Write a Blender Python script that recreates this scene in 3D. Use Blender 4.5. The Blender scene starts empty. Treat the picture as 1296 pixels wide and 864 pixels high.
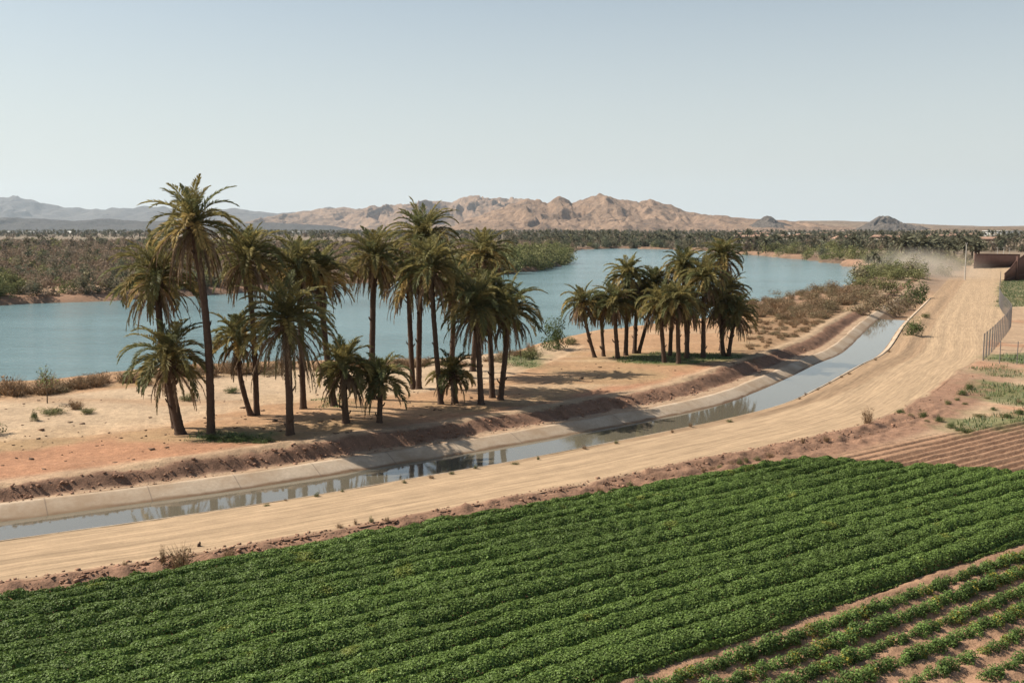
import bpy, bmesh, math, random
import numpy as np
from mathutils import Vector
R = math.radians
scene = bpy.context.scene
COLL = scene.collection

# ------------------------------------------------------------------ camera, sky, sun, exposure
FPX, CAM_H, HORIZON = 1260.0, 12.0, 290.0
PITCH = math.atan((432 - HORIZON) / FPX)
cd = bpy.data.cameras.new('camera'); cam = bpy.data.objects.new('camera', cd); COLL.objects.link(cam)
cd.sensor_width = 36.0; cd.lens = 36.0 * FPX / 1296.0; cd.clip_start = 0.5; cd.clip_end = 30000
cam.location = (0, 0, CAM_H); cam.rotation_euler = (math.pi / 2 - PITCH, 0, 0)
scene.camera = cam

SUN_EL, SUN_AZ = R(44), R(-77)            # azimuth clockwise from +Y
world = bpy.data.worlds.new('World'); scene.world = world; world.use_nodes = True
wn = world.node_tree.nodes; wl = world.node_tree.links
bg = wn['Background']
sky = wn.new('ShaderNodeTexSky'); sky.sky_type = 'NISHITA'; sky.sun_disc = False
sky.sun_elevation = SUN_EL; sky.sun_rotation = SUN_AZ
sky.altitude = 100; sky.air_density = 1.0; sky.dust_density = 2.0; sky.ozone_density = 1.6
tint = wn.new('ShaderNodeMix'); tint.data_type = 'RGBA'; tint.blend_type = 'MULTIPLY'; tint.inputs[0].default_value = 1
tint.inputs[7].default_value = (.98, 1.02, .97, 1); wl.new(sky.outputs[0], tint.inputs[6])
veil = wn.new('ShaderNodeMix'); veil.data_type = 'RGBA';  veil.inputs[7].default_value = (7.05, 7.45, 7.3, 1)   # thin even overcast
wl.new(tint.outputs[2], veil.inputs[6])
vt = wn.new('ShaderNodeTexCoord'); vx = wn.new('ShaderNodeSeparateXYZ'); wl.new(vt.outputs['Generated'], vx.inputs[0])
vm = wn.new('ShaderNodeMapRange'); wl.new(vx.outputs[2], vm.inputs[0])       # the veil thins with height
for k, v in zip((1, 2, 3, 4), (0.0, .36, .95, 0.0)): vm.inputs[k].default_value = v
wl.new(vm.outputs[0], veil.inputs[0]); wl.new(veil.outputs[2], bg.inputs[0]); bg.inputs[1].default_value = 0.077

sd = bpy.data.lights.new('sun', 'SUN'); sun = bpy.data.objects.new('sun', sd); COLL.objects.link(sun)
sd.energy = 5.0; sd.angle = R(0.5); sd.color = (1.0, 0.93, 0.82)
to_sun = Vector((math.sin(SUN_AZ) * math.cos(SUN_EL), math.cos(SUN_AZ) * math.cos(SUN_EL), math.sin(SUN_EL)))
sun.rotation_euler = to_sun.to_track_quat('Z', 'Y').to_euler()

vs = scene.view_settings
vs.view_transform = 'Standard'; vs.look = 'None'; vs.gamma = 1; vs.use_curve_mapping = False
vs.exposure = 0.52
scene.cycles.use_denoising = True
scene.cycles.volume_bounces = 1
scene.cycles.max_bounces = 6
scene.cycles.transparent_max_bounces = 8
HAZE_DENSITY = 3.4e-5

# ------------------------------------------------------------------ helpers
rng = np.random.default_rng(7)

def ray(px, py):
    u = np.array([0, math.sin(PITCH), math.cos(PITCH)]); fw = np.array([0, math.cos(PITCH), -math.sin(PITCH)])
    return np.array([1., 0, 0]) * (px - 648) / FPX - u * (py - 432) / FPX + fw

def at(px, py, z=0.0):
    d = ray(px, py); t = (z - CAM_H) / d[2]
    return np.array([d[0] * t, d[1] * t, z])

def at_depth(px, py, Y):
    d = ray(px, py); t = Y / d[1]
    return np.array([d[0] * t, Y, CAM_H + d[2] * t])

def project(P):
    P = np.asarray(P, float); q = P - np.array([0, 0, CAM_H])
    fw = q[..., 1] * math.cos(PITCH) - q[..., 2] * math.sin(PITCH)
    up = q[..., 1] * math.sin(PITCH) + q[..., 2] * math.cos(PITCH)
    fw = np.where(fw < 1, 1, fw)
    return 648 + FPX * q[..., 0] / fw, 432 - FPX * up / fw

def hash2(ix, iy, seed):
    h = (ix.astype(np.int64) * 374761393 + iy.astype(np.int64) * 668265263 + seed * 1274126177) & 0xffffffff
    h = ((h ^ (h >> 13)) * 1274126177) & 0xffffffff
    h = ((h ^ (h >> 16)) * 2246822519) & 0xffffffff
    return ((h ^ (h >> 15)) & 0xffffff) / float(0xffffff)

def vnoise(x, y, seed=0):
    x = np.asarray(x, float); y = np.asarray(y, float)
    ix = np.floor(x); iy = np.floor(y); fx = x - ix; fy = y - iy
    fx = fx * fx * (3 - 2 * fx); fy = fy * fy * (3 - 2 * fy)
    a = hash2(ix, iy, seed); b = hash2(ix + 1, iy, seed); c = hash2(ix, iy + 1, seed); d = hash2(ix + 1, iy + 1, seed)
    return (a + (b - a) * fx) + ((c + (d - c) * fx) - (a + (b - a) * fx)) * fy

def fbm(x, y, seed=0, octv=4, gain=0.5):
    s = 0; a = 1; n = 0
    for k in range(octv):
        s = s + a * vnoise(x * 2 ** k + 17.3 * k, y * 2 ** k - 9.1 * k, seed + k); n += a; a *= gain
    return s / n

def sm(a, b, x):
    t = np.clip((x - a) / (b - a), 0, 1); return t * t * (3 - 2 * t)

def sdf(x, y, poly):
    """signed distance to a polygon, negative inside"""
    poly = np.asarray(poly, float); d = np.full(x.shape, 1e18); ins = np.zeros(x.shape, bool)
    n = len(poly)
    for i in range(n):
        ax, ay = poly[i]; bx, by = poly[(i + 1) % n]
        ex, ey = bx - ax, by - ay; wx, wy = x - ax, y - ay
        t = np.clip((wx * ex + wy * ey) / (ex * ex + ey * ey + 1e-12), 0, 1)
        d = np.minimum(d, (wx - ex * t) ** 2 + (wy - ey * t) ** 2)
        c = (ay > y) != (by > y)
        with np.errstate(divide='ignore', invalid='ignore'):
            xi = ax + (y - ay) * ex / (ey if ey != 0 else 1e-12)
        ins ^= c & (x < xi)
    d = np.sqrt(d)
    return np.where(ins, -d, d)

def pixpoly(pts, z=0.0):
    return [tuple(at(px, py, z)[:2]) for px, py in pts]

def smooth_line(pts, step):
    """Catmull-Rom through 2-D points, resampled evenly"""
    p = np.asarray(pts, float); p = np.vstack([2 * p[0] - p[1], p, 2 * p[-1] - p[-2]]); out = []
    for i in range(1, len(p) - 2):
        for t in np.linspace(0, 1, 40, endpoint=False):
            a, b, c, d = p[i - 1:i + 3]
            out.append(0.5 * (2 * b + (c - a) * t + (2 * a - 5 * b + 4 * c - d) * t * t + (3 * b - a - 3 * c + d) * t ** 3))
    out.append(p[-2]); out = np.array(out)
    for k in range(60):
        out[1:-1] = (out[:-2] + 2 * out[1:-1] + out[2:]) / 4
    s = np.r_[0, np.cumsum(np.linalg.norm(np.diff(out, axis=0), axis=1))]
    q = np.arange(0, s[-1], step)
    return np.c_[np.interp(q, s, out[:, 0]), np.interp(q, s, out[:, 1])], q

def mk(name, V, F, mat, col=None, attrs=None, smooth=False, parent=None, link=True):
    V = np.ascontiguousarray(V, dtype=np.float32); F = np.ascontiguousarray(F, dtype=np.int32)
    me = bpy.data.meshes.new(name); k = F.shape[1]
    me.vertices.add(len(V)); me.vertices.foreach_set('co', V.ravel())
    me.loops.add(F.size); me.loops.foreach_set('vertex_index', F.ravel())
    me.polygons.add(len(F)); me.polygons.foreach_set('loop_start', np.arange(0, F.size, k, dtype=np.int32))
    if smooth: me.polygons.foreach_set('use_smooth', np.ones(len(F), bool))
    me.update(calc_edges=True); me.validate()
    if col is not None:
        c = np.ones((len(V), 4), np.float32); c[:, :3] = col
        a = me.attributes.new('Col', 'FLOAT_COLOR', 'POINT'); a.data.foreach_set('color', c.ravel())
    for kx, v in (attrs or {}).items():
        a = me.attributes.new(kx, 'FLOAT', 'POINT'); a.data.foreach_set('value', np.ascontiguousarray(v, np.float32).ravel())
    me.materials.append(mat)
    if not link: return me
    o = bpy.data.objects.new(name, me); COLL.objects.link(o)
    if parent: o.parent = parent
    return o

def mo(name, me, loc=(0, 0, 0), rz=0, sc=(1, 1, 1), parent=None):
    o = bpy.data.objects.new(name, me); COLL.objects.link(o); o.location = loc; o.rotation_euler = (0, 0, rz); o.scale = sc
    if parent: o.parent = parent
    return o

def tag(o, label, cat, group=None, kind=None):
    if label: o['label'] = label
    if cat: o['category'] = cat
    if group: o['group'] = group
    if kind: o['kind'] = kind
    return o

def empty(name, loc, rz=0):
    o = bpy.data.objects.new(name, None); COLL.objects.link(o); o.location = loc; o.rotation_euler = (0, 0, rz); o.empty_display_size = .3
    return o

def grid_faces(nr, nc):
    i = np.arange(nr - 1)[:, None] * nc + np.arange(nc - 1)[None]
    return np.stack([i, i + 1, i + nc + 1, i + nc], -1).reshape(-1, 4)

class MB:
    """quads collected into one mesh"""
    def __init__(s): s.V = []; s.F = []; s.n = 0
    def add(s, V, F):
        s.V.append(np.asarray(V, float)); s.F.append(np.asarray(F) + s.n); s.n += len(V)
    def box(s, c, d, rz=0, taper=1.0):
        x, y, z = np.array(d) / 2; V = []
        for zz, t in ((-z, 1), (z, taper)):
            for a, b in ((-1, -1), (1, -1), (1, 1), (-1, 1)): V.append((a * x * t, b * y * t, zz))
        V = np.array(V); c_, s_ = math.cos(rz), math.sin(rz)
        V = np.c_[V[:, 0] * c_ - V[:, 1] * s_, V[:, 0] * s_ + V[:, 1] * c_, V[:, 2]] + np.array(c)
        s.add(V, [(3, 2, 1, 0), (4, 5, 6, 7), (0, 1, 5, 4), (1, 2, 6, 5), (2, 3, 7, 6), (3, 0, 4, 7)])
    def tube(s, P, r, n=8):
        P = np.asarray(P, float); r = np.broadcast_to(np.asarray(r, float), (len(P),)); V = []
        for i, p in enumerate(P):
            t = P[min(i + 1, len(P) - 1)] - P[max(i - 1, 0)]; t = t / (np.linalg.norm(t) + 1e-9)
            a = np.cross(t, (0, 1, 0) if abs(t[1]) < .9 else (1, 0, 0)); a /= np.linalg.norm(a); b = np.cross(t, a)
            for k in range(n):
                w = 2 * math.pi * k / n; V.append(p + r[i] * (math.cos(w) * a + math.sin(w) * b))
        F = [(i * n + k, i * n + (k + 1) % n, (i + 1) * n + (k + 1) % n, (i + 1) * n + k) for i in range(len(P) - 1) for k in range(n)]
        s.add(V, F)
    def build(s, name, mat, parent=None, smooth=False, link=True):
        return mk(name, np.vstack(s.V), np.vstack(s.F), mat, smooth=smooth, parent=parent, link=link)

# ------------------------------------------------------------------ materials
def newmat(name):
    m = bpy.data.materials.new(name); m.use_nodes = True; nt = m.node_tree
    return m, nt, nt.nodes['Principled BSDF']

def N(nt, t, **kw):
    n = nt.nodes.new(t)
    for k, v in kw.items():
        if k in n.inputs: n.inputs[k].default_value = v
        else: setattr(n, k, v)
    return n

def mix(nt, fac, a, b, blend='MIX'):
    n = nt.nodes.new('ShaderNodeMix'); n.data_type = 'RGBA'; n.blend_type = blend
    for sock, v in ((n.inputs[0], fac), (n.inputs[6], a), (n.inputs[7], b)):
        if hasattr(v, 'is_output'): nt.links.new(v, sock)
        else: sock.default_value = v if not isinstance(v, tuple) or len(v) == 4 else (*v, 1)
    return n.outputs[2]

def noise(nt, vec, scale, detail=4, rough=.55):
    n = N(nt, 'ShaderNodeTexNoise', Scale=scale, Detail=detail, Roughness=rough)
    if vec is not None: nt.links.new(vec, n.inputs['Vector'])
    return n.outputs[0]

def ramp(nt, fac, stops):
    n = nt.nodes.new('ShaderNodeValToRGB'); e = n.color_ramp.elements
    while len(e) < len(stops): e.new(0.5)
    for k, (p, c) in enumerate(stops):
        e[k].position = p; e[k].color = (c, c, c, 1) if not isinstance(c, tuple) else (*c, 1)
    nt.links.new(fac, n.inputs[0]); return n.outputs[0]

def bump(nt, bsdf, h, strength, dist, prev=None):
    b = N(nt, 'ShaderNodeBump', Strength=strength, Distance=dist); nt.links.new(h, b.inputs['Height'])
    if prev is not None: nt.links.new(prev, b.inputs['Normal'])
    nt.links.new(b.outputs[0], bsdf.inputs['Normal']); return b.outputs[0]

def attr(nt, name, fac=False):
    n = nt.nodes.new('ShaderNodeAttribute'); n.attribute_name = name
    return n.outputs['Fac' if fac else 'Color']

def soil_material():
    m, nt, b = newmat('soil'); geo = nt.nodes.new('ShaderNodeNewGeometry'); pos = geo.outputs['Position']
    c = attr(nt, 'Col')
    n1 = noise(nt, pos, .35, 5); n2 = noise(nt, pos, 2.3, 5, .65); n3 = noise(nt, pos, 11, 3, .7)
    c = mix(nt, .8, c, ramp(nt, n1, [(.25, .78), (.75, 1.2)]), 'MULTIPLY')
    c = mix(nt, .75, c, ramp(nt, n2, [(.28, .66), (.7, 1.25)]), 'MULTIPLY')
    c = mix(nt, .6, c, ramp(nt, n3, [(.3, .6), (.62, 1.2)]), 'MULTIPLY')
    nt.links.new(c, b.inputs['Base Color']); b.inputs['Roughness'].default_value = .95; b.inputs['Specular IOR Level'].default_value = .15
    p = bump(nt, b, n2, .6, .12); bump(nt, b, n3, .55, .05, p)
    return m

def road_material():
    m, nt, b = newmat('packed_sand'); s = attr(nt, 's', True); o = attr(nt, 'o', True)
    cx = nt.nodes.new('ShaderNodeCombineXYZ'); 
    ms = N(nt, 'ShaderNodeMath', operation='MULTIPLY'); nt.links.new(s, ms.inputs[0]); ms.inputs[1].default_value = .045
    nt.links.new(ms.outputs[0], cx.inputs[0]); nt.links.new(o, cx.inputs[1])
    st = noise(nt, cx.outputs[0], 1.5, 6, .65); st2 = noise(nt, cx.outputs[0], 6, 3, .6)
    geo = nt.nodes.new('ShaderNodeNewGeometry'); pos = geo.outputs['Position']
    n2 = noise(nt, pos, 1.1, 5, .6); n3 = noise(nt, pos, 9, 3, .7)
    c = attr(nt, 'Col')
    c = mix(nt, .65, c, ramp(nt, st, [(.3, .76), (.7, 1.16)]), 'MULTIPLY')
    c = mix(nt, .55, c, ramp(nt, st2, [(.35, .68), (.65, 1.16)]), 'MULTIPLY')
    c = mix(nt, .5, c, ramp(nt, n2, [(.3, .82), (.7, 1.12)]), 'MULTIPLY')
    c = mix(nt, .4, c, ramp(nt, n3, [(.3, .75), (.65, 1.12)]), 'MULTIPLY')
    nt.links.new(c, b.inputs['Base Color']); b.inputs['Roughness'].default_value = .95; b.inputs['Specular IOR Level'].default_value = .1
    p = bump(nt, b, st, .35, .06); bump(nt, b, n3, .35, .03, p)
    return m

def concrete_material():
    m, nt, b = newmat('concrete'); s = attr(nt, 's', True); o = attr(nt, 'o', True)
    geo = nt.nodes.new('ShaderNodeNewGeometry'); pos = geo.outputs['Position']
    n1 = noise(nt, pos, .6, 5); n2 = noise(nt, pos, 6, 4, .65)
    c = mix(nt, n1, (.39, .295, .205), (.53, .42, .31)); c = mix(nt, .5, c, ramp(nt, n2, [(.3, .72), (.7, 1.15)]), 'MULTIPLY')
    sep = nt.nodes.new('ShaderNodeSeparateXYZ'); nt.links.new(pos, sep.inputs[0])
    # silt stain up to an uneven old water line
    wv = N(nt, 'ShaderNodeMath', operation='MULTIPLY_ADD'); nt.links.new(n1, wv.inputs[0]); wv.inputs[1].default_value = -.25; nt.links.new(sep.outputs[2], wv.inputs[2])
    silt = N(nt, 'ShaderNodeMapRange'); nt.links.new(wv.outputs[0], silt.inputs[0])
    for k, v in zip((1, 2, 3, 4), (-1.13, -1.06, 1., 0.)): silt.inputs[k].default_value = v
    c = mix(nt, silt.outputs[0], c, (.185, .112, .066))
    c = mix(nt, ramp(nt, noise(nt, pos, .25, 6, .7), [(.42, 0.), (.62, .75)]), c, (.30, .20, .12))
    # joints between slabs
    md = N(nt, 'ShaderNodeMath', operation='PINGPONG'); nt.links.new(s, md.inputs[0]); md.inputs[1].default_value = 2.3
    jt = N(nt, 'ShaderNodeMapRange'); nt.links.new(md.outputs[0], jt.inputs[0])
    for k, v in zip((1, 2, 3, 4), (0.0, .05, 1., 0.)): jt.inputs[k].default_value = v
    jf = N(nt, 'ShaderNodeMath', operation='MULTIPLY'); nt.links.new(jt.outputs[0], jf.inputs[0]); jf.inputs[1].default_value = .65
    c = mix(nt, jf.outputs[0], c, (.14, .105, .08))
    nt.links.new(c, b.inputs['Base Color']); b.inputs['Roughness'].default_value = .9; b.inputs['Specular IOR Level'].default_value = .2
    bump(nt, b, n2, .3, .02)
    return m

def water_material(name, col, rough, scale, strength, dist, stretch=(1, 1, 1)):
    m, nt, b = newmat(name); geo = nt.nodes.new('ShaderNodeNewGeometry')
    mp = N(nt, 'ShaderNodeMapping'); mp.inputs['Scale'].default_value = stretch; nt.links.new(geo.outputs['Position'], mp.inputs[0])
    n1 = noise(nt, mp.outputs[0], scale, 6, .7); m2 = N(nt, 'ShaderNodeMapping'); m2.inputs['Scale'].default_value = (.5, 2.2, 1); nt.links.new(geo.outputs['Position'], m2.inputs[0]); n2 = noise(nt, m2.outputs[0], .022, 6, .68)
    c = mix(nt, n2, col, tuple(k * 1.45 for k in col))
    nt.links.new(c, b.inputs['Base Color']); b.inputs['IOR'].default_value = 1.33 if name == 'river_water' else 1.9
    rr = N(nt, 'ShaderNodeMapRange'); nt.links.new(n2, rr.inputs[0])
    for k, v in zip((1, 2, 3, 4), (.3, .7, rough * .75, rough * 1.35)): rr.inputs[k].default_value = v
    nt.links.new(rr.outputs[0], b.inputs['Roughness'])
    bump(nt, b, n1, strength, dist)
    return m

def leaf_material(name, trans=.25, rough=.5, spec=.35):
    m, nt, b = newmat(name); c = attr(nt, 'Col')
    b.inputs['Roughness'].default_value = rough; b.inputs['Specular IOR Level'].default_value = spec
    nt.links.new(c, b.inputs['Base Color'])
    tr = nt.nodes.new('ShaderNodeBsdfTranslucent'); nt.links.new(c, tr.inputs[0])
    mx = nt.nodes.new('ShaderNodeMixShader'); mx.inputs[0].default_value = trans
    nt.links.new(b.outputs[0], mx.inputs[1]); nt.links.new(tr.outputs[0], mx.inputs[2])
    nt.links.new(mx.outputs[0], nt.nodes['Material Output'].inputs[0])
    return m

def plain(name, col, rough=.8, var=.35, scale=3.0, spec=.2, metal=0):
    m, nt, b = newmat(name); tc = nt.nodes.new('ShaderNodeTexCoord')
    n1 = noise(nt, tc.outputs['Object'], scale, 5, .65)
    c = mix(nt, n1, tuple(k * (1 - var) for k in col), tuple(k * (1 + var) for k in col))
    nt.links.new(c, b.inputs['Base Color']); b.inputs['Roughness'].default_value = rough
    b.inputs['Specular IOR Level'].default_value = spec; b.inputs['Metallic'].default_value = metal
    bump(nt, b, n1, .3, .05)
    return m

def rock_material(name, a, bcol, dark, scale, gully=.5):
    m, nt, b = newmat(name); geo = nt.nodes.new('ShaderNodeNewGeometry'); pos = geo.outputs['Position']
    n1 = noise(nt, pos, scale, 6, .6); n2 = noise(nt, pos, scale * 9, 6, .7); n3 = noise(nt, pos, scale * 3.2, 5, .65)
    c = mix(nt, ramp(nt, n1, [(.35, 0.), (.65, 1.)]), a, bcol)
    c = mix(nt, ramp(nt, n3, [(.48, 0.), (.68, gully)]), c, dark)
    c = mix(nt, .6, c, ramp(nt, n2, [(.35, .62), (.62, 1.2)]), 'MULTIPLY')
    nt.links.new(c, b.inputs['Base Color']); b.inputs['Roughness'].default_value = 1; b.inputs['Specular IOR Level'].default_value = .05
    bump(nt, b, n2, 1., 22.)
    return m

M_soil = soil_material(); M_road = road_material(); M_conc = concrete_material()
M_river = water_material('river_water', (.120, .190, .195), .13, .20, 1.0, .6, (.6, 2.3, 1))
M_canal = water_material('canal_water', (.115, .100, .072), .03, .9, .06, .05)
M_leaf = leaf_material('foliage'); M_crop = leaf_material('crop_leaf', .25, .6, .22); M_palm = leaf_material('palm_frond', .42, .6, .14)
M_dry = leaf_material('dry_stems', .2, .8, .1)
M_dull = leaf_material('dull_foliage', .2, .95, .05)
M_trunk = plain('palm_trunk', (.085, .054, .037), .9, .6, 7.)
M_bark = plain('bark', (.11, .08, .055), .9, .4, 9.)

# ------------------------------------------------------------------ the layout of the canal and the road
lip_px = [(0, 685), (330, 638), (553, 600), (700, 574), (960, 521), (1038, 490), (1090, 461), (1123, 443), (1147, 408), (1175, 380)]
lip = [tuple(at(x, y, -.75)[:2]) for x, y in lip_px]
d0 = np.array(lip[1]) - np.array(lip[0]); d0 /= np.linalg.norm(d0)
lip = [tuple(np.array(lip[0]) - d0 * 30)] + lip + [tuple(at(1201, 352, -.75)[:2]), tuple(at(1212, 336, -.75)[:2])]
CL, CS = smooth_line(lip, .5)                         # the near edge of the canal
CT = np.gradient(CL, axis=0); CT /= np.linalg.norm(CT, axis=1)[:, None]; CN = np.c_[-CT[:, 1], CT[:, 0]]
def s_at(px, py, z=-.75):
    p = at(px, py, z)[:2]; return CS[np.argmin(((CL - p) ** 2).sum(1))]
S0 = s_at(0, 685); S7 = s_at(700, 574); S96 = s_at(960, 521); S104 = s_at(1038, 490); S112 = s_at(1123, 443); S117 = s_at(1175, 380); SEND = CS[-1]
def prof(s, ks, vs_): return np.interp(s, ks, vs_)
def o_roadL(s): return prof(s, [S0, S7, S96, S104, S112, SEND], [-.35, -.45, -1.2, -2.4, -3.4, -4.2])
def o_roadR(s): return prof(s, [S0, S7, S96, S112, S117, SEND], [-5.6, -6.2, -7.6, -9.0, -14, -16])
def o_crop(s): return prof(s, [S0, S7, S96, S112], [-6.7, -7.7, -9.2, -13.])
O_WL, O_CT = 4.55, 5.45                               # water's left edge, concrete's top edge
def o_bb(s): return prof(s, [S0, S7, S96, S117], [6.0, 6.4, 6.8, 6.0])
def o_bt(s): return prof(s, [S0, S7, S96, S117], [6.9, 7.5, 8.4, 7.2])

def canal_coords(x, y):
    """arc length s and left offset o of each point relative to the canal's near edge"""
    sh = x.shape; x = x.ravel(); y = y.ravel(); s = np.full(x.shape, -1e3); o = np.full(x.shape, 1e3)
    near = np.where((y < 420) & (y > 5) & (x > -90) & (x < 170))[0]
    sub = CL[::2]; subS = CS[::2]; subT = CT[::2]; subN = CN[::2]
    for c in range(0, len(near), 20000):
        ii = near[c:c + 20000]
        d2 = (x[ii, None] - sub[None, :, 0]) ** 2 + (y[ii, None] - sub[None, :, 1]) ** 2
        k = d2.argmin(1); dx = x[ii] - sub[k, 0]; dy = y[ii] - sub[k, 1]
        s[ii] = subS[k] + dx * subT[k, 0] + dy * subT[k, 1]
        o[ii] = dx * subN[k, 0] + dy * subN[k, 1]
    return s.reshape(sh), o.reshape(sh)

RZ = -1.25                                            # river level
river_px = [(-420, 540), (-200, 507), (0, 489), (60, 486), (130, 477), (230, 468), (330, 463), (480, 459), (560, 456), (640, 446), (700, 430), (760, 419), (860, 409),
            (940, 390), (1000, 379), (1040, 371), (1075, 362), (1092, 352), (1094, 345), (1078, 339), (1060, 334), (1000, 327), (940, 322.5), (900, 318), (845, 315.5), (780, 314.5), (738, 315.8),
            (724, 319), (719, 327), (717, 334), (690, 341), (640, 347), (560, 353), (440, 360), (330, 369), (270, 373), (150, 381), (40, 385), (0, 388), (-200, 393), (-420, 396)]
RIVER = pixpoly(river_px, RZ)

UX, VX = np.array([.819, .574]), np.array([-.574, .819])    # along and across the crop rows
V0 = 20.65
def v_top(u): return 37.95 - .058 * u
def u_end(v): return 44.5 + (35.8 - v) * .73
PLOW = pixpoly([(1000, 590), (1045, 578), (1095, 566), (1150, 556), (1215, 546), (1296, 533), (1420, 512), (1460, 600), (1420, 640), (1296, 612)], -.9)
FIELD_UV = (-40, 72, 4, 45)

Z_TRACK = pixpoly([(-200, 572), (0, 553), (120, 541), (200, 535), (250, 521), (330, 508), (420, 503), (520, 494), (600, 480), (660, 462), (716, 440), (700, 430), (640, 446), (560, 456), (440, 462), (300, 470), (200, 488), (100, 500), (0, 507), (-200, 520)])
Z_RED = pixpoly([(-200, 596), (0, 562), (150, 551), (260, 556), (400, 553), (480, 540), (560, 526), (640, 512), (720, 498), (830, 478), (930, 458), (940, 466), (830, 490), (720, 512), (600, 535), (430, 566), (300, 582), (0, 622), (-200, 660)])
Z_SCRUB = pixpoly([(930, 440), (960, 410), (1000, 385), (1060, 366), (1110, 352), (1200, 352), (1180, 372), (1165, 392), (1120, 408), (1080, 428), (1010, 455), (950, 462)])
GREENS = [(pixpoly([(232, 556), (262, 545), (345, 548), (352, 560), (270, 563)]), .8), (pixpoly([(636, 455), (655, 444), (690, 450), (680, 464), (645, 464)]), .7),
          (pixpoly([(775, 452), (830, 445), (935, 446), (945, 455), (860, 462), (790, 460)]), .75), (pixpoly([(390, 505), (430, 500), (450, 510), (420, 518)]), .25),
          (pixpoly([(1218, 500), (1240, 483), (1300, 490), (1400, 500), (1300, 515), (1245, 505)], -.75), .75),
          (pixpoly([(1205, 533), (1240, 524), (1296, 520), (1400, 512), (1400, 530), (1290, 537), (1225, 546)], -.75), .7),
          (pixpoly([(1244, 456), (1262, 450), (1420, 446), (1420, 462), (1296, 462)], -.75), .9), (pixpoly([(1232, 468), (1262, 463), (1300, 470), (1296, 480), (1250, 476)], -.75), .4),
          (pixpoly([(1262, 390), (1268, 355), (1420, 352), (1420, 385), (1296, 388)], -.75), .55), (pixpoly([(700, 700), (701, 700), (701, 701)], -.75), 0)]

TRK, _ = smooth_line([tuple(at(a, b, 0)[:2]) for a, b in ((-260, 562), (-100, 554), (0, 549), (100, 543), (200, 535), (270, 520), (350, 507), (450, 500), (540, 492), (620, 476), (690, 452), (725, 436))], 1.0)
def track_dist(x, y):
    sh = x.shape; d = np.full(x.size, 99.); xf, yf = x.ravel(), y.ravel()
    ii = np.where((yf > 40) & (yf < 115) & (xf > -60) & (xf < 25))[0]
    for c in range(0, len(ii), 20000):
        k = ii[c:c + 20000]; d[k] = np.sqrt(((xf[k, None] - TRK[None, :, 0]) ** 2 + (yf[k, None] - TRK[None, :, 1]) ** 2).min(1))
    return d.reshape(sh)
def G(x, y, detail=True):
    """terrain height, colour masks are shared with ground_colour"""
    s, o = canal_coords(x, y)
    u = x * UX[0] + y * UX[1]; v = x * VX[0] + y * VX[1]
    dist = np.hypot(x, y)
    rs = sdf(x, y, RIVER)
    rs = rs + (fbm(x * .12, y * .12, 5) - .5) * 3 * np.clip(dist / 90, .6, 4)
    right = sm(0.5, -3.0, o)
    fade = sm(420, 300, dist)
    left_z = .0 + (fbm(x * .07, y * .07, 3) - .5) * .5 + (fbm(x * .45, y * .45, 9) - .5) * .18 + (fbm(x * .06, y * .7, 14, 3) - .5) * .16
    td = track_dist(x, y) + (fbm(x * .3, y * .3, 15) - .5) * .5
    left_z = left_z - .10 * np.exp(-((td - .85) / .3) ** 2) + .05 * np.exp(-((td - 1.6) / .35) ** 2)
    far = sm(150, 330, dist)
    left_z = left_z + far * (.4 + (fbm(x * .012, y * .012, 4) - .5) * 2.2)
    z = left_z
    # profile across the canal
    bt, bb = o_bt(s), o_bb(s); wob = (fbm(s * .22, o * .2, 21) - .5) * 1.3
    rL, rR, cr = o_roadL(s), o_roadR(s), o_crop(s)
    berm = .10 * np.exp(-((o - bt - .6) / .5) ** 2) * (1 + (fbm(s * .15, s * 0, 31) - .5) * 2)
    zl = np.where(o > O_CT, -.585 + (z + berm + .585) * sm(0, 1, (o - bb - wob * .5) / np.maximum(bt - bb, .2)), 0)
    verge_drop = sm(0, 1, (rR - o) / np.maximum(rR - cr, .3))
    crop_here = sm(S104 + 4, S96 - 6, s)
    zr = -.70 - crop_here * .32 * verge_drop + (fbm(x * .2, y * .2, 12) - .5) * .10 * right
    zr = zr + .16 * np.exp(-((o - (rL * .5)) / (.25 + .3 * sm(S7, S104, s))) ** 2) * sm(S7, S104, s)
    mid = np.interp(o, [-.25, .0, .75, 1.0, 3.3, 3.9, O_CT], [-.74, -.74, -1.2, -1.8, -1.8, -1.25, -.62])
    prof_z = np.where(o > O_CT, zl, np.where(o > -.25, mid, zr))
    inside = (s > -500)
    # right of the canal the land is a little lower until it is far away
    endf = sm(S117 + 28, S117 + 4, s)
    z = np.where(inside, np.where(o > 0, prof_z, prof_z), z)
    z = np.where(inside, z * endf + (-.7 + (left_z + .7) * sm(-1, 10, o)) * (1 - endf), z)
    z = np.where(inside & (o > 12), left_z, z)
    # river bed and its shores
    shore_near = sm(8, 0, rs); nearside = (y < 300) & (rs > -1e9)
    steep = np.where(dist > 155, 1.0, 0.0)
    wdt = np.where((y / np.maximum(np.abs(x), 1) > .1) & (dist < 150), 7.0, 4.0)
    k = sm(-.5, 1, rs / wdt)
    wl = np.where(o > 8, 1, 0) if True else 1
    z = np.where((rs < wdt) & (wl > 0), (RZ - 1.0) * (1 - k) + z * k, z)
    return z, dict(s=s, o=o, u=u, v=v, rs=rs, dist=dist, inside=inside, td=td)

SAND = np.array([.435, .312, .20]); TAN = np.array([.375, .222, .122]); RED = np.array([.37, .182, .102]); BROWN = np.array([.215, .122, .078])
OLIVE = np.array([.31, .215, .112]); ROADC = np.array([.43, .30, .185]); FIELDC = np.array([.365, .215, .13]); PLAIN = np.array([.29, .20, .135]); GREEN = np.array([.095, .13, .045])

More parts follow.
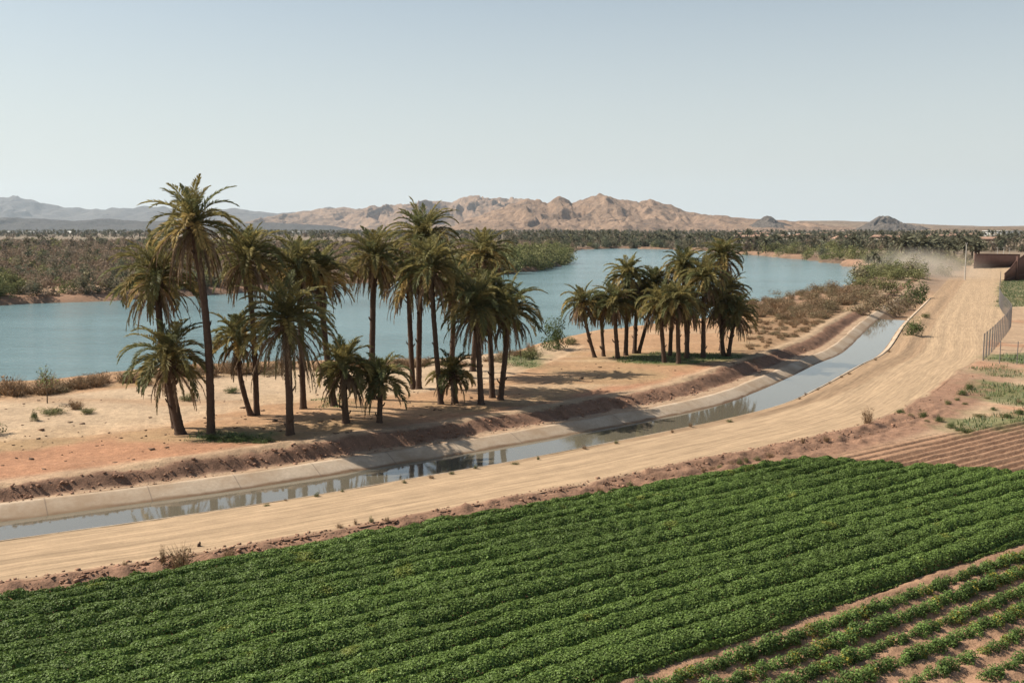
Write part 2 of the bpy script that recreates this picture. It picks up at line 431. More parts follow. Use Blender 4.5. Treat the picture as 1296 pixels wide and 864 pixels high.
def ground_colour(x, y, q):
    s, o, rs, dist, v, u = q['s'], q['o'], q['rs'], q['dist'], q['v'], q['u']
    c = np.empty(x.shape + (3,)); c[:] = TAN
    def blend(col, w):
        nonlocal c; w = np.clip(w, 0, 1)[..., None]; c = c * (1 - w) + col * w
    w1 = (fbm(x * .11, y * .11, 41) - .5); w2 = (fbm(x * .5, y * .5, 45) - .5)
    blend(OLIVE, sm(-.02, .22, w1 + .3 * w2) * .6)
    blend(SAND, sm(1.2, -1.2, sdf(x, y, Z_TRACK) + w1 * 6 + w2 * 2))
    an = fbm(x * .05, y * .55, 49, 4, .6) - .5
    blend(TAN * .9, sm(.06, .2, an) * .55); blend(SAND * 1.08, sm(.08, .22, -an) * .45)
    blend(SAND * 1.1, sm(2.0, .8, q['td']) * .6)
    blend(RED, sm(1.0, -1.0, sdf(x, y, Z_RED) + w1 * 5 + w2 * 2.5) * .85)
    blend(np.array([.285, .175, .098]), sm(2, -2, sdf(x, y, Z_SCRUB) + w1 * 8) * .9)
    blend(PLAIN, sm(150, 260, dist + w1 * 60) * (rs > 0) )
    blend(np.array([.21, .165, .115]), sm(300, 700, dist) * .9)
    # right-hand land
    rgt = q['inside'] & (o < 0)
    blend(np.array([.42, .285, .18]), rgt * 1.0)
    blend(RED * 1.05, rgt * sm(.02, .2, w1 + .4 * w2) * .6)
    # embankment, bench
    bt, bb = o_bt(s), o_bb(s); ins = q['inside']
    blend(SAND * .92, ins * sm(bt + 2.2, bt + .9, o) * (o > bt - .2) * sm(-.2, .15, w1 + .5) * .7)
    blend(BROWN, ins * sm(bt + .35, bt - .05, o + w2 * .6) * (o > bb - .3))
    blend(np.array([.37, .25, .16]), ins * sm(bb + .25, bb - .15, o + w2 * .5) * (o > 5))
    # verge and road
    rL, rR, cr = o_roadL(s), o_roadR(s), o_crop(s)
    blend(ROADC, ins * sm(rR - .25, rR + .25, o + w2 * .8) * (o < 0))
    edge = sm(rL - .3, rL + .1, o + w2 * .4) * (o < .05) * ins
    blend(np.array([.36, .24, .145]), edge * sm(S7 - 25, S7 + 10, s))
    blend(np.array([.25, .17, .095]), ins * np.exp(-((o + .25) / .16) ** 2) * sm(.42, .6, fbm(s * .8, s * 0, 77)) * sm(S104, S96, s))
    vg = ins * sm(rR + .25, rR - .25, o + w2 * .8) * sm(cr - 2.5, cr - 1, o) * sm(S112, S104, s)
    blend(BROWN * 1.22, vg * .95)
    pl = sm(.8, -.8, sdf(x, y, PLOW) + w2)
    blend(FIELDC, pl)
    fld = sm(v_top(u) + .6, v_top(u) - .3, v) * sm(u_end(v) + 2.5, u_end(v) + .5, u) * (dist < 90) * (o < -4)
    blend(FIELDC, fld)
    blend(np.array([.19, .105, .062]), fld * sm(V0 - .1, V0 + .25, v) * .9)      # shade under the closed rows, painted into the soil colour
    for poly, a in GREENS:
        blend(GREEN * 1.0, sm(1.3, -1.3, sdf(x, y, poly) + w2 * 4 + w1 * 3) * a)
    farshore = (dist > 150) & (rs > -2)
    blend(np.array([.30, .175, .11]), farshore * sm(14, 4, rs + w2 * 8) * .9)
    blend(np.array([.10, .07, .05]), farshore * sm(.42, .6, fbm(x * .09, y * .09, 47) - .12 * (rs - 3) / 3 * .5) * sm(11, 3, rs) * .8)
    # wet rim of the river
    blend(np.array([.16, .115, .08]), sm(1.4, .1, rs) * (rs > -3) * .8)
    return np.clip(c, .02, .8)

# ground: one sheet to the horizon, rows getting longer with distance
dr = 13 * np.exp(np.arange(0, 6.72, .0115)); tn = np.linspace(-.92, .92, 560)
Yg, Tg = np.meshgrid(dr, tn, indexing='ij'); Xg = Yg * Tg
zg, q = G(Xg, Yg)
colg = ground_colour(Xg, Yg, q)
def in_patch_depth(q):
    o, s, u, v = q['o'], q['s'], q['u'], q['v']
    a = np.minimum(np.minimum(o + 14, 10.5 - o), np.minimum(s - 1, SEND - 2 - s)); a = np.where(q['inside'], a, -1)
    b = np.minimum(np.minimum(u - FIELD_UV[0], FIELD_UV[1] - u), np.minimum(v - FIELD_UV[2], FIELD_UV[3] - v)); b = np.where(q['o'] > -5.5, -1, b)
    return np.maximum(a, b)
pd_ = in_patch_depth(q)
zlow = zg - .5 * sm(.4, 1.6, pd_) - 1.0 * sm(2.2, 4, pd_)
mo_ = mk('ground', np.stack([Xg, Yg, zlow], -1).reshape(-1, 3), grid_faces(*Xg.shape), M_soil, col=colg.reshape(-1, 3), smooth=True)
mo_['kind'] = 'structure'

# strips along the canal, finer than the ground sheet
def strip(name, o_fun, n_o, mat, s_lo=0, s_hi=None, rough=0.0, ds=.25, lift=.0):
    ss = np.arange(s_lo + .5, (s_hi or SEND) - .5, ds)
    cx = np.interp(ss, CS, CL[:, 0]); cy = np.interp(ss, CS, CL[:, 1]); nx = np.interp(ss, CS, CN[:, 0]); ny = np.interp(ss, CS, CN[:, 1])
    lo, hi = o_fun(ss); t = np.linspace(0, 1, n_o)
    O = lo[:, None] + (hi - lo)[:, None] * t[None]; S = np.repeat(ss[:, None], n_o, 1)
    X = cx[:, None] + nx[:, None] * O; Y = cy[:, None] + ny[:, None] * O
    z, q = G(X, Y); q['o'] = O; q['s'] = S
    col = ground_colour(X, Y, q)
    return X, Y, z, O, S, q, col
def build_strip(name, r, mat, dz):
    X, Y, z, O, S, q, col = r
    o = mk(name, np.stack([X, Y, z + dz], -1).reshape(-1, 3), grid_faces(*X.shape)[:, ::-1], mat, col=col.reshape(-1, 3), attrs={'s': S, 'o': O}, smooth=True)
    o['kind'] = 'structure'; return o
full = lambda a: (lambda s: np.full(s.shape, float(a)))
# bank and bench
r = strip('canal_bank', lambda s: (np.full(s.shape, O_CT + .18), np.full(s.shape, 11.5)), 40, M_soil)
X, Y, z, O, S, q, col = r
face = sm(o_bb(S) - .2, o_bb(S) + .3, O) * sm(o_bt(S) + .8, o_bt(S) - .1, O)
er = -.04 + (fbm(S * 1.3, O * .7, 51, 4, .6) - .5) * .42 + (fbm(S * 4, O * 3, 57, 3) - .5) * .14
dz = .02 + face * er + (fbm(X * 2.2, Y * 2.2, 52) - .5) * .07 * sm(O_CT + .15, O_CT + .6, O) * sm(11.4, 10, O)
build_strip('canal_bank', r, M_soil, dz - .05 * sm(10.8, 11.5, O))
# concrete lining with a turned lip at each edge
ss = np.arange(.5, S117 + 8, .5)
cp = [(-.14, -.80), (-.13, -.70), (-.02, -.70), (.02, -.715), (.75, -1.15), (1.05, -1.75), (2.4, -1.76), (3.2, -1.75), (3.95, -1.17), (O_CT - .12, -.60), (O_CT - .04, -.575), (O_CT + .22, -.565), (O_CT + .24, -.70)]
OO = np.array([c[0] for c in cp]); ZZ = np.array([c[1] for c in cp])
cx = np.interp(ss, CS, CL[:, 0]); cy = np.interp(ss, CS, CL[:, 1]); nx = np.interp(ss, CS, CN[:, 0]); ny = np.interp(ss, CS, CN[:, 1])
wob = (fbm(ss * .3, ss * 0, 61) - .5) * .08
V = np.stack([cx[:, None] + nx[:, None] * OO, cy[:, None] + ny[:, None] * OO, ZZ[None] + wob[:, None] * .6 + np.zeros((len(ss), 1))], -1)
o = mk('canal', V.reshape(-1, 3), grid_faces(len(ss), len(OO))[:, ::-1], M_conc, attrs={'s': np.repeat(ss[:, None], len(OO), 1), 'o': np.repeat(OO[None], len(ss), 0)})
o['kind'] = 'structure'
r = strip('canal_bank', lambda s: (np.full(s.shape, -.4), np.full(s.shape, O_CT + .3)), 24, M_soil, s_lo=S117 + 6)
X, Y, z, O, S, q, col = r
build_strip('canal_bank', r, M_soil, .02 + (fbm(X * .8, Y * .8, 63) - .5) * .12)
# water in the canal, ending where the channel dries out
sw = ss[ss < s_at(1150, 404) + 2]; OW = np.array([.45, 2.0, 3.4, 4.32])
cx = np.interp(sw, CS, CL[:, 0]); cy = np.interp(sw, CS, CL[:, 1]); nx = np.interp(sw, CS, CN[:, 0]); ny = np.interp(sw, CS, CN[:, 1])
V = np.stack([cx[:, None] + nx[:, None] * OW, cy[:, None] + ny[:, None] * OW, np.full((len(sw), 4), -1.05)], -1)
o = mk('canal_water', V.reshape(-1, 3), grid_faces(len(sw), 4)[:, ::-1], M_canal); o['kind'] = 'structure'
# road
r = strip('dirt_road', lambda s: (o_roadR(s) - .2, np.full(s.shape, -.26)), 46, M_road)
X, Y, z, O, S, q, col = r
rut = (fbm(S * .03, O * 1.6, 71, 3) - .5) * .10
dz = .012 - .045 * sum(np.exp(-((O + oo + (fbm(S * .02, S * 0 + oo, 79) - .5) * 1.6) / .22) ** 2) for oo in (1.6, 3.2, 4.1, 5.3)) * sm(.25, .6, fbm(S * .05, O * .3, 78)) + rut * sm(-.3, -.8, O) + (fbm(X * 1.5, Y * 1.5, 72) - .5) * .03 + .05 * np.exp(-((O + .4) / .2) ** 2) * fbm(S * 1.5, O * 2, 73)
build_strip('dirt_road', r, M_road, dz)
# verge of broken clods between road and field
r = strip('road_verge', lambda s: (o_crop(s) - 5.0, o_roadR(s) + .15), 56, M_soil)
X, Y, z, O, S, q, col = r
ctr = sm(o_roadR(S) + .1, o_roadR(S) - .35, O) * sm(o_crop(S) - 2.0, o_crop(S) - .2, O) * (.12 + .88 * sm(S104, S96 + 3, S))
cl = np.maximum(fbm(S * 1.6, O * 1.6, 81, 4, .6) - .5, -.07) * .75 + (fbm(S * 5, O * 5, 85, 3) - .5) * .18
build_strip('road_verge', r, M_soil, .03 + ctr * cl - .25 * sm(o_crop(S) - 3.2, o_crop(S) - 4.6, O) * sm(S104 + 4, S96, S))

# field soil with its furrows
ug = np.arange(FIELD_UV[0], FIELD_UV[1], .22); vg = np.arange(FIELD_UV[2], FIELD_UV[3], .085)
Ug, Vg = np.meshgrid(ug, vg, indexing='ij'); Xf = Ug * UX[0] + Vg * VX[0]; Yf = Ug * UX[1] + Vg * VX[1]
zf, q = G(Xf, Yf)
zf0 = zf.copy()
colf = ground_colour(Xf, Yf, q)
inf = sm(v_top(Ug) + .2, v_top(Ug) - .4, Vg) * sm(u_end(Vg) + 1.6, u_end(Vg) + .4, Ug)
plw = sm(.6, -.6, sdf(Xf, Yf, PLOW) + (fbm(Xf * .8, Yf * .8, 91) - .5))
wv = Vg + (fbm(Ug * .12, Vg * .3, 92) - .5) * .35
ridge = np.cos(2 * np.pi * (wv - V0)) * .5
ridge_p = (np.abs(((Vg + (fbm(Ug * .06, Vg * .2, 96) - .5) * .22) / .71) % 1 - .5) * 2) ** 1.2 - .5
rough = (fbm(Ug * 1.4, Vg * 3.5, 93, 4, .65) - .5) * .16 + (fbm(Ug * 5, Vg * 6, 94, 3) - .5) * .07
zf = zf + .02 + inf * (.13 * ridge) + plw * (.30 * ridge_p) + rough * np.maximum(np.maximum(inf, plw * .45), .25)
colf = colf * (1 + (plw * ridge_p * .10)[..., None])
sunk = sm(-6.3, -5.2, q['o'] - (o_crop(q['s']) + 6.9)) 
zf = zf - .35 * sm(.0, .8, q['o'] - o_crop(q['s'])) * q['inside'] - .6 * sm(.8, 2, q['o'] - o_crop(q['s'])) * q['inside']
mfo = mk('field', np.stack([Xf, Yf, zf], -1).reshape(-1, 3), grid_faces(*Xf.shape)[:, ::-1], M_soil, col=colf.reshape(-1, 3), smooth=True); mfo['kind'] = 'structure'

# river: one sheet lying in its bed
cs_ = 4.0
gx = np.arange(-520, 330, cs_); gy = np.arange(50, 900, cs_); GX, GY = np.meshgrid(gx, gy, indexing='ij')
rr_ = sdf(GX + cs_ / 2, GY + cs_ / 2, RIVER)
Fr = grid_faces(*GX.shape)[:, ::-1]; keep = (rr_[:-1, :-1] < 6).reshape(-1); Fr = Fr[keep]
used, inv = np.unique(Fr, return_inverse=True)
V = np.stack([GX, GY, np.full(GX.shape, RZ)], -1).reshape(-1, 3)[used]
o = mk('river', V, inv.reshape(Fr.shape), M_river); o['kind'] = 'structure'

def gz(x, y):
    z, _ = G(np.array([float(x)]), np.array([float(y)])); return float(z[0])
#PART2
# ------------------------------------------------------------------ mountains
def ridge(name, pts, D, depth_f, depth_b, mat, seed, spur=.5, nx=320, ny=70, lam=420., jag=.09):
    p = np.array(pts, float); px = np.linspace(p[0, 0], p[-1, 0], nx)
    h = np.array([at_depth(648, y, D)[2] for y in np.interp(px, p[:, 0], p[:, 1])])
    xs = np.array([at_depth(x, 290, D)[0] for x in px])
    edge = np.minimum(sm(0, .06, np.linspace(0, 1, nx)), sm(1, .94, np.linspace(0, 1, nx)))
    if pts[0][0] < -100: edge = sm(1, .94, np.linspace(0, 1, nx)) if pts[-1][0] < 1400 else np.ones(nx)
    if pts[-1][0] > 1400 and pts[0][0] >= -100: edge = sm(0, .06, np.linspace(0, 1, nx))
    h = np.maximum(h, 0) * edge; h = h * (1 + jag * .9 * (1 - 3 * np.abs(fbm(px * .035, px * 0, seed + 21, 4, .6) - .5) - .6))
    t = np.r_[np.linspace(-1, 0, ny), np.linspace(0, 1, 16)[1:]]
    X = np.repeat(xs[None], len(t), 0); T = np.repeat(t[:, None], nx, 1)
    Y = D + np.where(T < 0, T * depth_f, T * depth_b)
    wx = X + (fbm(X / lam * 1.7, Y / lam * 1.7, seed + 5) - .5) * lam * .8
    rid = 1 - np.abs(2 * fbm(wx / lam, Y / (lam * 4.5), seed, 5, .52) - 1) * 2.0
    rid2 = 1 - np.abs(2 * fbm(wx / lam * 3.3, Y / lam * .8, seed + 11, 4, .55) - 1) * 2.0
    a = np.clip(-T, 0, 1)
    spur = spur * (.35 + 1.3 * sm(.3, .7, fbm(X / lam * .45, X * 0, seed + 31, 3)))
    f = (1 - a) ** 1.15 + spur * (rid - .55) * np.sin(np.pi * a) ** .7 * .78 + spur * .42 * (rid2 - .5) * np.sin(np.pi * a) ** .7
    f = np.where(T > 0, (1 - T) ** 1.3, f); f = np.clip(f, 0, 1.02)
    Z = np.repeat(h[None], len(t), 0) * (f + jag * (fbm(X / lam * 7, Y / lam * 7, seed + 3, 4) - .5) * (a < .97) * 2)
    Z = np.where(a >= .999, -4, Z - 2.0)
    o = mk(name, np.stack([X, Y, Z], -1).reshape(-1, 3), grid_faces(len(t), nx), mat, smooth=True)
    o['kind'] = 'structure'; return o
M_far = rock_material('far_range_rock', (.15, .135, .125), (.12, .112, .108), (.06, .06, .063), .0018)
M_low = rock_material('low_hill_rock', (.105, .095, .085), (.085, .08, .075), (.05, .05, .05), .003)
M_mount = rock_material('mountain_rock', (.37, .245, .165), (.29, .195, .135), (.12, .095, .077), .0042, .75)
M_peak = rock_material('peak_rock', (.20, .17, .145), (.165, .14, .12), (.08, .075, .07), .008, .8)
M_hill = rock_material('hill_soil', (.33, .24, .17), (.28, .205, .145), (.18, .14, .105), .006, .5)
ridge('mountains', [(-420, 262), (-300, 255), (-150, 262), (-60, 254), (0, 250), (25, 249), (60, 258), (120, 265), (160, 262), (200, 261), (255, 266), (300, 265), (345, 270), (390, 268), (420, 262), (470, 272), (520, 278)], 12600, 2100, 900, M_far, 101, .55, lam=900)
ridge('low_hills', [(-420, 283), (-200, 276), (-60, 281), (0, 275), (40, 276), (90, 279), (140, 277), (180, 280), (220, 279), (270, 284), (330, 281), (400, 284), (470, 289)], 6400, 500, 500, M_low, 111, .4, lam=500)
ridge('mountains', [(300, 289), (335, 277), (370, 270), (400, 265), (432, 262), (450, 265), (480, 262), (520, 259), (560, 255), (600, 250.5), (625, 251), (645, 254), (670, 258), (700, 262)], 8200, 1300, 700, M_mount, 121, .6, lam=520)
ridge('mountains', [(560, 286), (610, 272), (640, 262), (655, 255), (666, 249), (673, 249.5), (682, 254), (692, 257), (700, 251.5), (706, 248.5), (712, 251), (723, 258), (736, 252), (748, 249), (758, 245.5), (768, 247.5), (785, 253), (800, 254.5), (822, 251.5), (845, 259), (870, 267), (900, 273), (940, 276), (1000, 279), (1060, 286), (1100, 291)], 4500, 950, 700, M_mount, 131, .32, lam=360, nx=420)
ridge('rocky_hill', [(930, 291), (950, 284), (962, 277), (970, 271.5), (976, 273), (984, 280), (1000, 284), (1015, 291)], 3900, 220, 260, M_peak, 141, .6, lam=110, nx=140)
ridge('rocky_hill', [(1084, 291), (1098, 282), (1108, 275), (1116, 271.5), (1124, 274), (1136, 280), (1150, 284), (1165, 291)], 3700, 220, 260, M_peak, 151, .6, lam=110, nx=140)
ridge('low_hills', [(960, 289), (1010, 279), (1060, 279), (1120, 281), (1180, 284), (1240, 286), (1300, 285.5), (1400, 284), (1550, 281), (1700, 284)], 5200, 1300, 700, M_hill, 161, .25, lam=420, jag=.03)
ridge('low_hills', [(1150, 291), (1190, 288.5), (1225, 287.5), (1260, 285.5), (1300, 286.5), (1420, 284), (1600, 286), (1700, 288)], 2600, 700, 700, M_hill, 171, .2, lam=300, jag=.03)

# ------------------------------------------------------------------ plant meshes
def quads_from(c, n, up, L, W):
    """leaf quads at centres c with normal n, long axis up"""
    side = np.cross(up, n); side /= np.linalg.norm(side, axis=1)[:, None] + 1e-9
    up2 = np.cross(n, side)
    L = np.asarray(L).reshape(-1, 1); W = np.asarray(W).reshape(-1, 1)
    V = np.stack([c - up2 * L / 2, c + side * W / 2, c + up2 * L / 2, c - side * W / 2], 1)
    return V.reshape(-1, 3), np.arange(len(c) * 4).reshape(-1, 4)

def unit(v): return v / (np.linalg.norm(v, axis=-1, keepdims=True) + 1e-9)

def leafcloud(n, rad, size, seed, base=(.07, .10, .035), var=.35, clumps=14, z0=.0, hue=None):
    g = np.random.default_rng(seed); rad = np.array(rad, float)
    # clump centres inside the upper part of an ellipsoid
    cc = unit(g.normal(size=(clumps, 3))); cc *= (g.uniform(.25, .85, (clumps, 1))); cc[:, 2] = np.abs(cc[:, 2]) * 1.0 + g.uniform(-.8, -.05, clumps)
    cr = g.uniform(.28, .52, clumps)
    k = g.integers(0, clumps, n); d = unit(g.normal(size=(n, 3))); rr = g.uniform(.45, 1.0, (n, 1)) ** .6
    P = cc[k] + d * cr[k, None] * rr
    P[:, 2] = (P[:, 2] - np.quantile(P[:, 2], .03)) / (np.quantile(P[:, 2], .985) - np.quantile(P[:, 2], .03)) * 1.8 - .95
    P[:, 2] = np.maximum(P[:, 2], -.98)
    nrm = unit(d + g.normal(size=(n, 3)) * .6 + np.array([0, 0, .25])); up = unit(g.normal(size=(n, 3)) + np.array([0, 0, .4]))
    P = P * rad; P[:, 2] += rad[2] * .95 + z0
    L = size * g.uniform(.6, 1.4, n)
    V, F = quads_from(P, nrm, up, L, L * g.uniform(.5, .9, n))
    cl = np.array(base) * np.exp(g.normal(0, var, (clumps, 1)))[k] * np.exp(g.normal(0, .22, (n, 1)))
    if hue is not None: cl = cl * (1 - (h := (g.random((clumps, 1)) ** 2)[k])) + np.array(hue) * h
    return V, F, np.repeat(cl, 4, 0)

def twigs(n, r, h, seed, base=(.25, .17, .10), w=.02, spread=1.0, segs=2):
    g = np.random.default_rng(seed); az = g.uniform(0, 2 * np.pi, n); tilt = np.abs(g.normal(0, .45, n)) * spread; ln = h * g.uniform(.45, 1.1, n)
    b = np.c_[np.cos(az), np.sin(az), az * 0] * (r * .45 * np.sqrt(g.random(n)))[:, None]
    d = np.c_[np.cos(az) * np.sin(tilt), np.sin(az) * np.sin(tilt), np.cos(tilt)]
    V = []; cols = []
    m = b + d * (ln * .55)[:, None]; tip = b + d * ln[:, None] + np.c_[np.cos(az), np.sin(az), az * 0 - .15] * (ln * .18)[:, None] + g.normal(0, .04, (n, 3))
    sd = unit(np.cross(d, unit(g.normal(size=(n, 3))))) * w
    V = np.stack([b - sd, b + sd, m + sd * .8, m - sd * .8, m - sd * .8, m + sd * .8, tip + sd * .25, tip - sd * .25], 1).reshape(-1, 3)
    F = np.arange(len(V)).reshape(-1, 4)
    c = np.array(base) * np.exp(g.normal(0, .3, (n, 1)))
    return V, F, np.repeat(c, 8, 0)

def join(*parts):
    V = []; F = []; C = []; n = 0
    for v, f, c in parts:
        V.append(v); F.append(f + n); C.append(c); n += len(v)
    return np.vstack(V), np.vstack(F), np.vstack(C)

def many(variants, P, sc, rz, tint=None):
    """copies of leafy variants merged into one array (stuff only)"""
    g = np.random.default_rng(3); Vs = []; Fs = []; Cs = []; n = 0
    kk = g.integers(0, len(variants), len(P))
    for k, (v, f, c) in enumerate(variants):
        ii = np.where(kk == k)[0]
        if not len(ii): continue
        ca, sa = np.cos(rz[ii])[:, None], np.sin(rz[ii])[:, None]
        x = (v[None, :, 0] * ca - v[None, :, 1] * sa) * sc[ii, 0, None] + P[ii, 0, None]
        y = (v[None, :, 0] * sa + v[None, :, 1] * ca) * sc[ii, 0, None] + P[ii, 1, None]
        z = v[None, :, 2] * sc[ii, 1, None] + P[ii, 2, None]
        Vs.append(np.stack([x, y, z], -1).reshape(-1, 3))
        Fs.append((f[None] + (np.arange(len(ii)) * len(v))[:, None, None]).reshape(-1, 4) + n); n += len(ii) * len(v)
        t = np.ones((len(ii), 3)) if tint is None else tint[ii]
        Cs.append((c[None] * t[:, None]).reshape(-1, 3))
    return np.vstack(Vs), np.vstack(Fs), np.vstack(Cs)

# ------------------------------------------------------------------ date palms
def frond(g, hub, az, e0, bend, L, width, nl, dead):
    K = 16; t = np.linspace(0, 1, K)
    th = e0 - bend * t ** 1.25
    side_w = g.normal(0, .10) * t ** 2
    hx = np.cos(az + side_w); hy = np.sin(az + side_w)
    T = np.c_[np.cos(th) * hx, np.cos(th) * hy, np.sin(th)]
    P = hub + np.vstack([[0, 0, 0], np.cumsum(T[:-1] * (L / (K - 1)), 0)])
    S = np.c_[-np.sin(az + side_w), np.cos(az + side_w), 0 * t]; Nn = np.cross(T, S) * -1
    Nn = np.where((Nn[:, 2:] < 0) & (np.abs(th)[:, None] < 1.4), -Nn, Nn)
    Vs = []; Fs = []; n = 0
    w = np.linspace(.045, .012, K)[:, None] * (1 if not dead else .8)
    for A in (S, Nn):                                   # midrib as two crossed ribbons
        R_ = np.empty((2 * K, 3)); R_[0::2] = P - A * w; R_[1::2] = P + A * w
        i = np.arange(K - 1) * 2; Fs.append(np.stack([i, i + 1, i + 3, i + 2], -1) + n); Vs.append(R_); n += 2 * K
    ti = np.repeat(np.linspace(.10, .995, nl), 2); sg = np.tile([-1, 1], nl).astype(float)
    ti = np.clip(ti + g.normal(0, .006, ti.shape), .05, 1)
    idx = ti * (K - 1)
    def ev(A): return np.stack([np.interp(idx, np.arange(K), A[:, j]) for j in range(3)], -1)
    p, tt, s_, nn = ev(P), unit(ev(T)), unit(ev(S)), unit(ev(Nn))
    a = np.interp(ti, [0, .25, .8, 1], [1.15, .95, .62, .25]) * (.55 if dead else 1) + g.normal(0, .08, ti.shape)
    vv_ = (.45 if not dead else .1) + g.normal(0, .22, ti.shape)
    d = np.cos(a)[:, None] * tt + np.sin(a)[:, None] * (np.cos(vv_)[:, None] * s_ * sg[:, None] + np.sin(vv_)[:, None] * nn)
    ln = width * np.interp(ti, [0, .12, .35, .7, 1], [.35, .75, 1, .8, .38]) * g.uniform(.85, 1.12, ti.shape)
    tip = p + d * ln[:, None]; tip[:, 2] -= ln * (.14 if not dead else .35)
    mid = p + d * (ln * .45)[:, None]; mid[:, 2] -= ln * .03
    wv_ = unit(np.cross(d, nn * .6 + s_ * .8 * sg[:, None] * 0 + g.normal(0, .35, p.shape))) * (.037 if not dead else .024)
    Q = np.stack([p, mid + wv_, tip, mid - wv_], 1).reshape(-1, 3)
    Vs.append(Q); Fs.append(np.arange(len(Q)).reshape(-1, 4) + n)
    return np.vstack(Vs), np.vstack(Fs)

PALM_G = [np.array(c) for c in ((.195, .175, .068), (.25, .208, .076), (.140, .145, .060), (.34, .25, .095))]
def palm(name_label, base_px, hub_px, rad_px, seed, skirt=.5, lean=0.0, r0=.27, ny=0.0, nfr=46, group='date palms in the grove', knobs=False, bare=False, droop=1.0, zbase=None, skirt_len=1.0):
    g = np.random.default_rng(seed)
    r0 = r0 * .9
    B = at(*base_px, 0.0); B[2] = gz(B[0], B[1]); B = at(*base_px, B[2]); B[2] = gz(B[0], B[1]) - .05
    Hb = at_depth(hub_px[0], hub_px[1], B[1] + ny)
    sc = FPX / B[1]; Rm = rad_px * .97 / sc
    root = empty('palm_tree', B); tag(root, name_label, 'palm tree', group)
    H = Hb - B
    # trunk
    nr = max(40, int(H[2] * 9)); ns = 14; t = np.linspace(0, 1, nr)
    bend = np.array([lean, g.normal(0, .12), 0])
    C = t[:, None] * H + (np.sin(np.pi * t) * .5)[:, None] * bend
    prof_r = r0 * np.interp(t * H[2], [0, .25, .8, H[2] * .6, max(H[2] - 1.6, H[2] * .62), max(H[2] - .5, H[2] * .8), H[2]], [1.45, 1.15, 1.0, .90, .92, 1.22, .95])
    an = np.linspace(0, 2 * np.pi, ns, endpoint=False)
    zz = t * H[2]; ring = zz / .21
    off = (np.floor(ring) % 2) * np.pi / 7
    scale_ = 1 + .11 * (ring % 1)[:, None] * (.55 + .45 * np.cos(7 * (an[None] + off[:, None]))) + (vnoise(an[None] * 1.6 + seed, zz[:, None] * 3.1, seed) - .5) * .14
    rr = prof_r[:, None] * scale_
    V = np.stack([C[:, None, 0] + rr * np.cos(an), C[:, None, 1] + rr * np.sin(an), np.repeat(C[:, 2:3], ns, 1)], -1).reshape(-1, 3)
    i = np.arange(nr - 1)[:, None] * ns; k = np.arange(ns)[None]; k2 = (k + 1) % ns
    F = np.stack([i + k, i + k2, i + ns + k2, i + ns + k], -1).reshape(-1, 4)
    mb = MB(); mb.add(V, F)
    # old leaf bases bristling under the crown, some lower down
    nb = 34 if not bare else 12
    for j in range(nb):
        a = j * 2.4 + g.normal(0, .2); h_ = H[2] - .1 - g.random() ** 1.4 * min(2.2, H[2] * .4) if j < nb * .8 else g.uniform(.1, .95) * H[2]
        tt = np.clip(h_ / H[2], 0, 1); c = np.array([np.interp(tt, t, C[:, q_]) for q_ in range(3)]); r_ = np.interp(tt, t, prof_r)
        d = np.array([math.cos(a), math.sin(a), 0]); l = g.uniform(.10, .30)
        mb.tube([c + d * r_ * .8, c + d * (r_ + l * .5) + (0, 0, l * .6), c + d * (r_ + l * .75) + (0, 0, l * 1.2)], [.07, .05, .03], 5)
    if knobs:
        for j in range(3):
            a = [.3, 2.9, 1.5][j]; c = np.array([np.interp(.72 + .07 * j, t, C[:, q_]) for q_ in range(3)]); d = np.array([math.cos(a), math.sin(a), 0])
            mb.tube([c, c + d * .35 + (0, 0, .05), c + d * .62 + (0, 0, .2), c + d * .7 + (0, 0, .32)], [.14, .17, .16, .05], 8)
    mb.build('trunk', M_trunk, root)
    # crown
    Vs = []; Fs = []; Cs = []; n = 0; hub = H.copy()
    nfr = int(nfr * .97)
    for j in range(nfr):
        q_ = (j + .5) / nfr
        e0 = R(86) - R(104) * q_ ** .95 + g.normal(0, .10)
        az = j * 2.39996 + g.normal(0, .22)
        L = Rm * 1.22 * g.uniform(.86, 1.1) * (1 - .18 * (q_ < .12)); bd = R(30 + 62 * math.sin(math.pi * min(1, q_ * 1.0)) ** .9) * droop * g.uniform(.8, 1.25) + .1
        v, f = frond(g, hub + np.array([math.cos(az), math.sin(az), 0]) * .12 + (0, 0, .12 - .25 * q_), az, e0, bd, L, .60 * min(1, Rm / 2.2 + .25), 44, False)
        c = PALM_G[g.integers(0, 3)] * g.uniform(.75, 1.25)
        if q_ > .55 and g.random() < .35: c = PALM_G[3] * g.uniform(.9, 1.3)
        Vs.append(v); Fs.append(f + n); n += len(v)
        cc = np.repeat(c[None], len(v), 0) * np.exp(g.normal(0, .12, (len(v), 1))); cc[:64] = np.array([.16, .14, .06]); Cs.append(cc)
    mk('crown', np.vstack(Vs), np.vstack(Fs), M_palm, col=np.vstack(Cs), parent=root)
    ns_ = int(54 * skirt)
    if ns_:
        Vs = []; Fs = []; Cs = []; n = 0
        for j in range(ns_):
            az = j * 2.39996 + g.normal(0, .3); e0 = R(g.uniform(-55, -2)); L = Rm * g.uniform(.8, 1.3) * skirt_len
            bd = min(R(92) + e0, R(140)) * g.uniform(.85, 1.0)
            v, f = frond(g, hub + np.array([math.cos(az), math.sin(az), 0]) * .16 + (0, 0, -.25 - .5 * g.random()), az, e0, bd, L, .34, 26, True)
            c = np.array([.235, .160, .098]) * g.uniform(.55, 1.35)
            if g.random() < .3: c = np.array([.18, .15, .065]) * g.uniform(.7, 1.2)
            Vs.append(v); Fs.append(f + n); n += len(v); Cs.append(np.repeat(c[None], len(v), 0) * np.exp(g.normal(0, .15, (len(v), 1))))
        mk('dead_fronds', np.vstack(Vs), np.vstack(Fs), M_dry, col=np.vstack(Cs), parent=root)
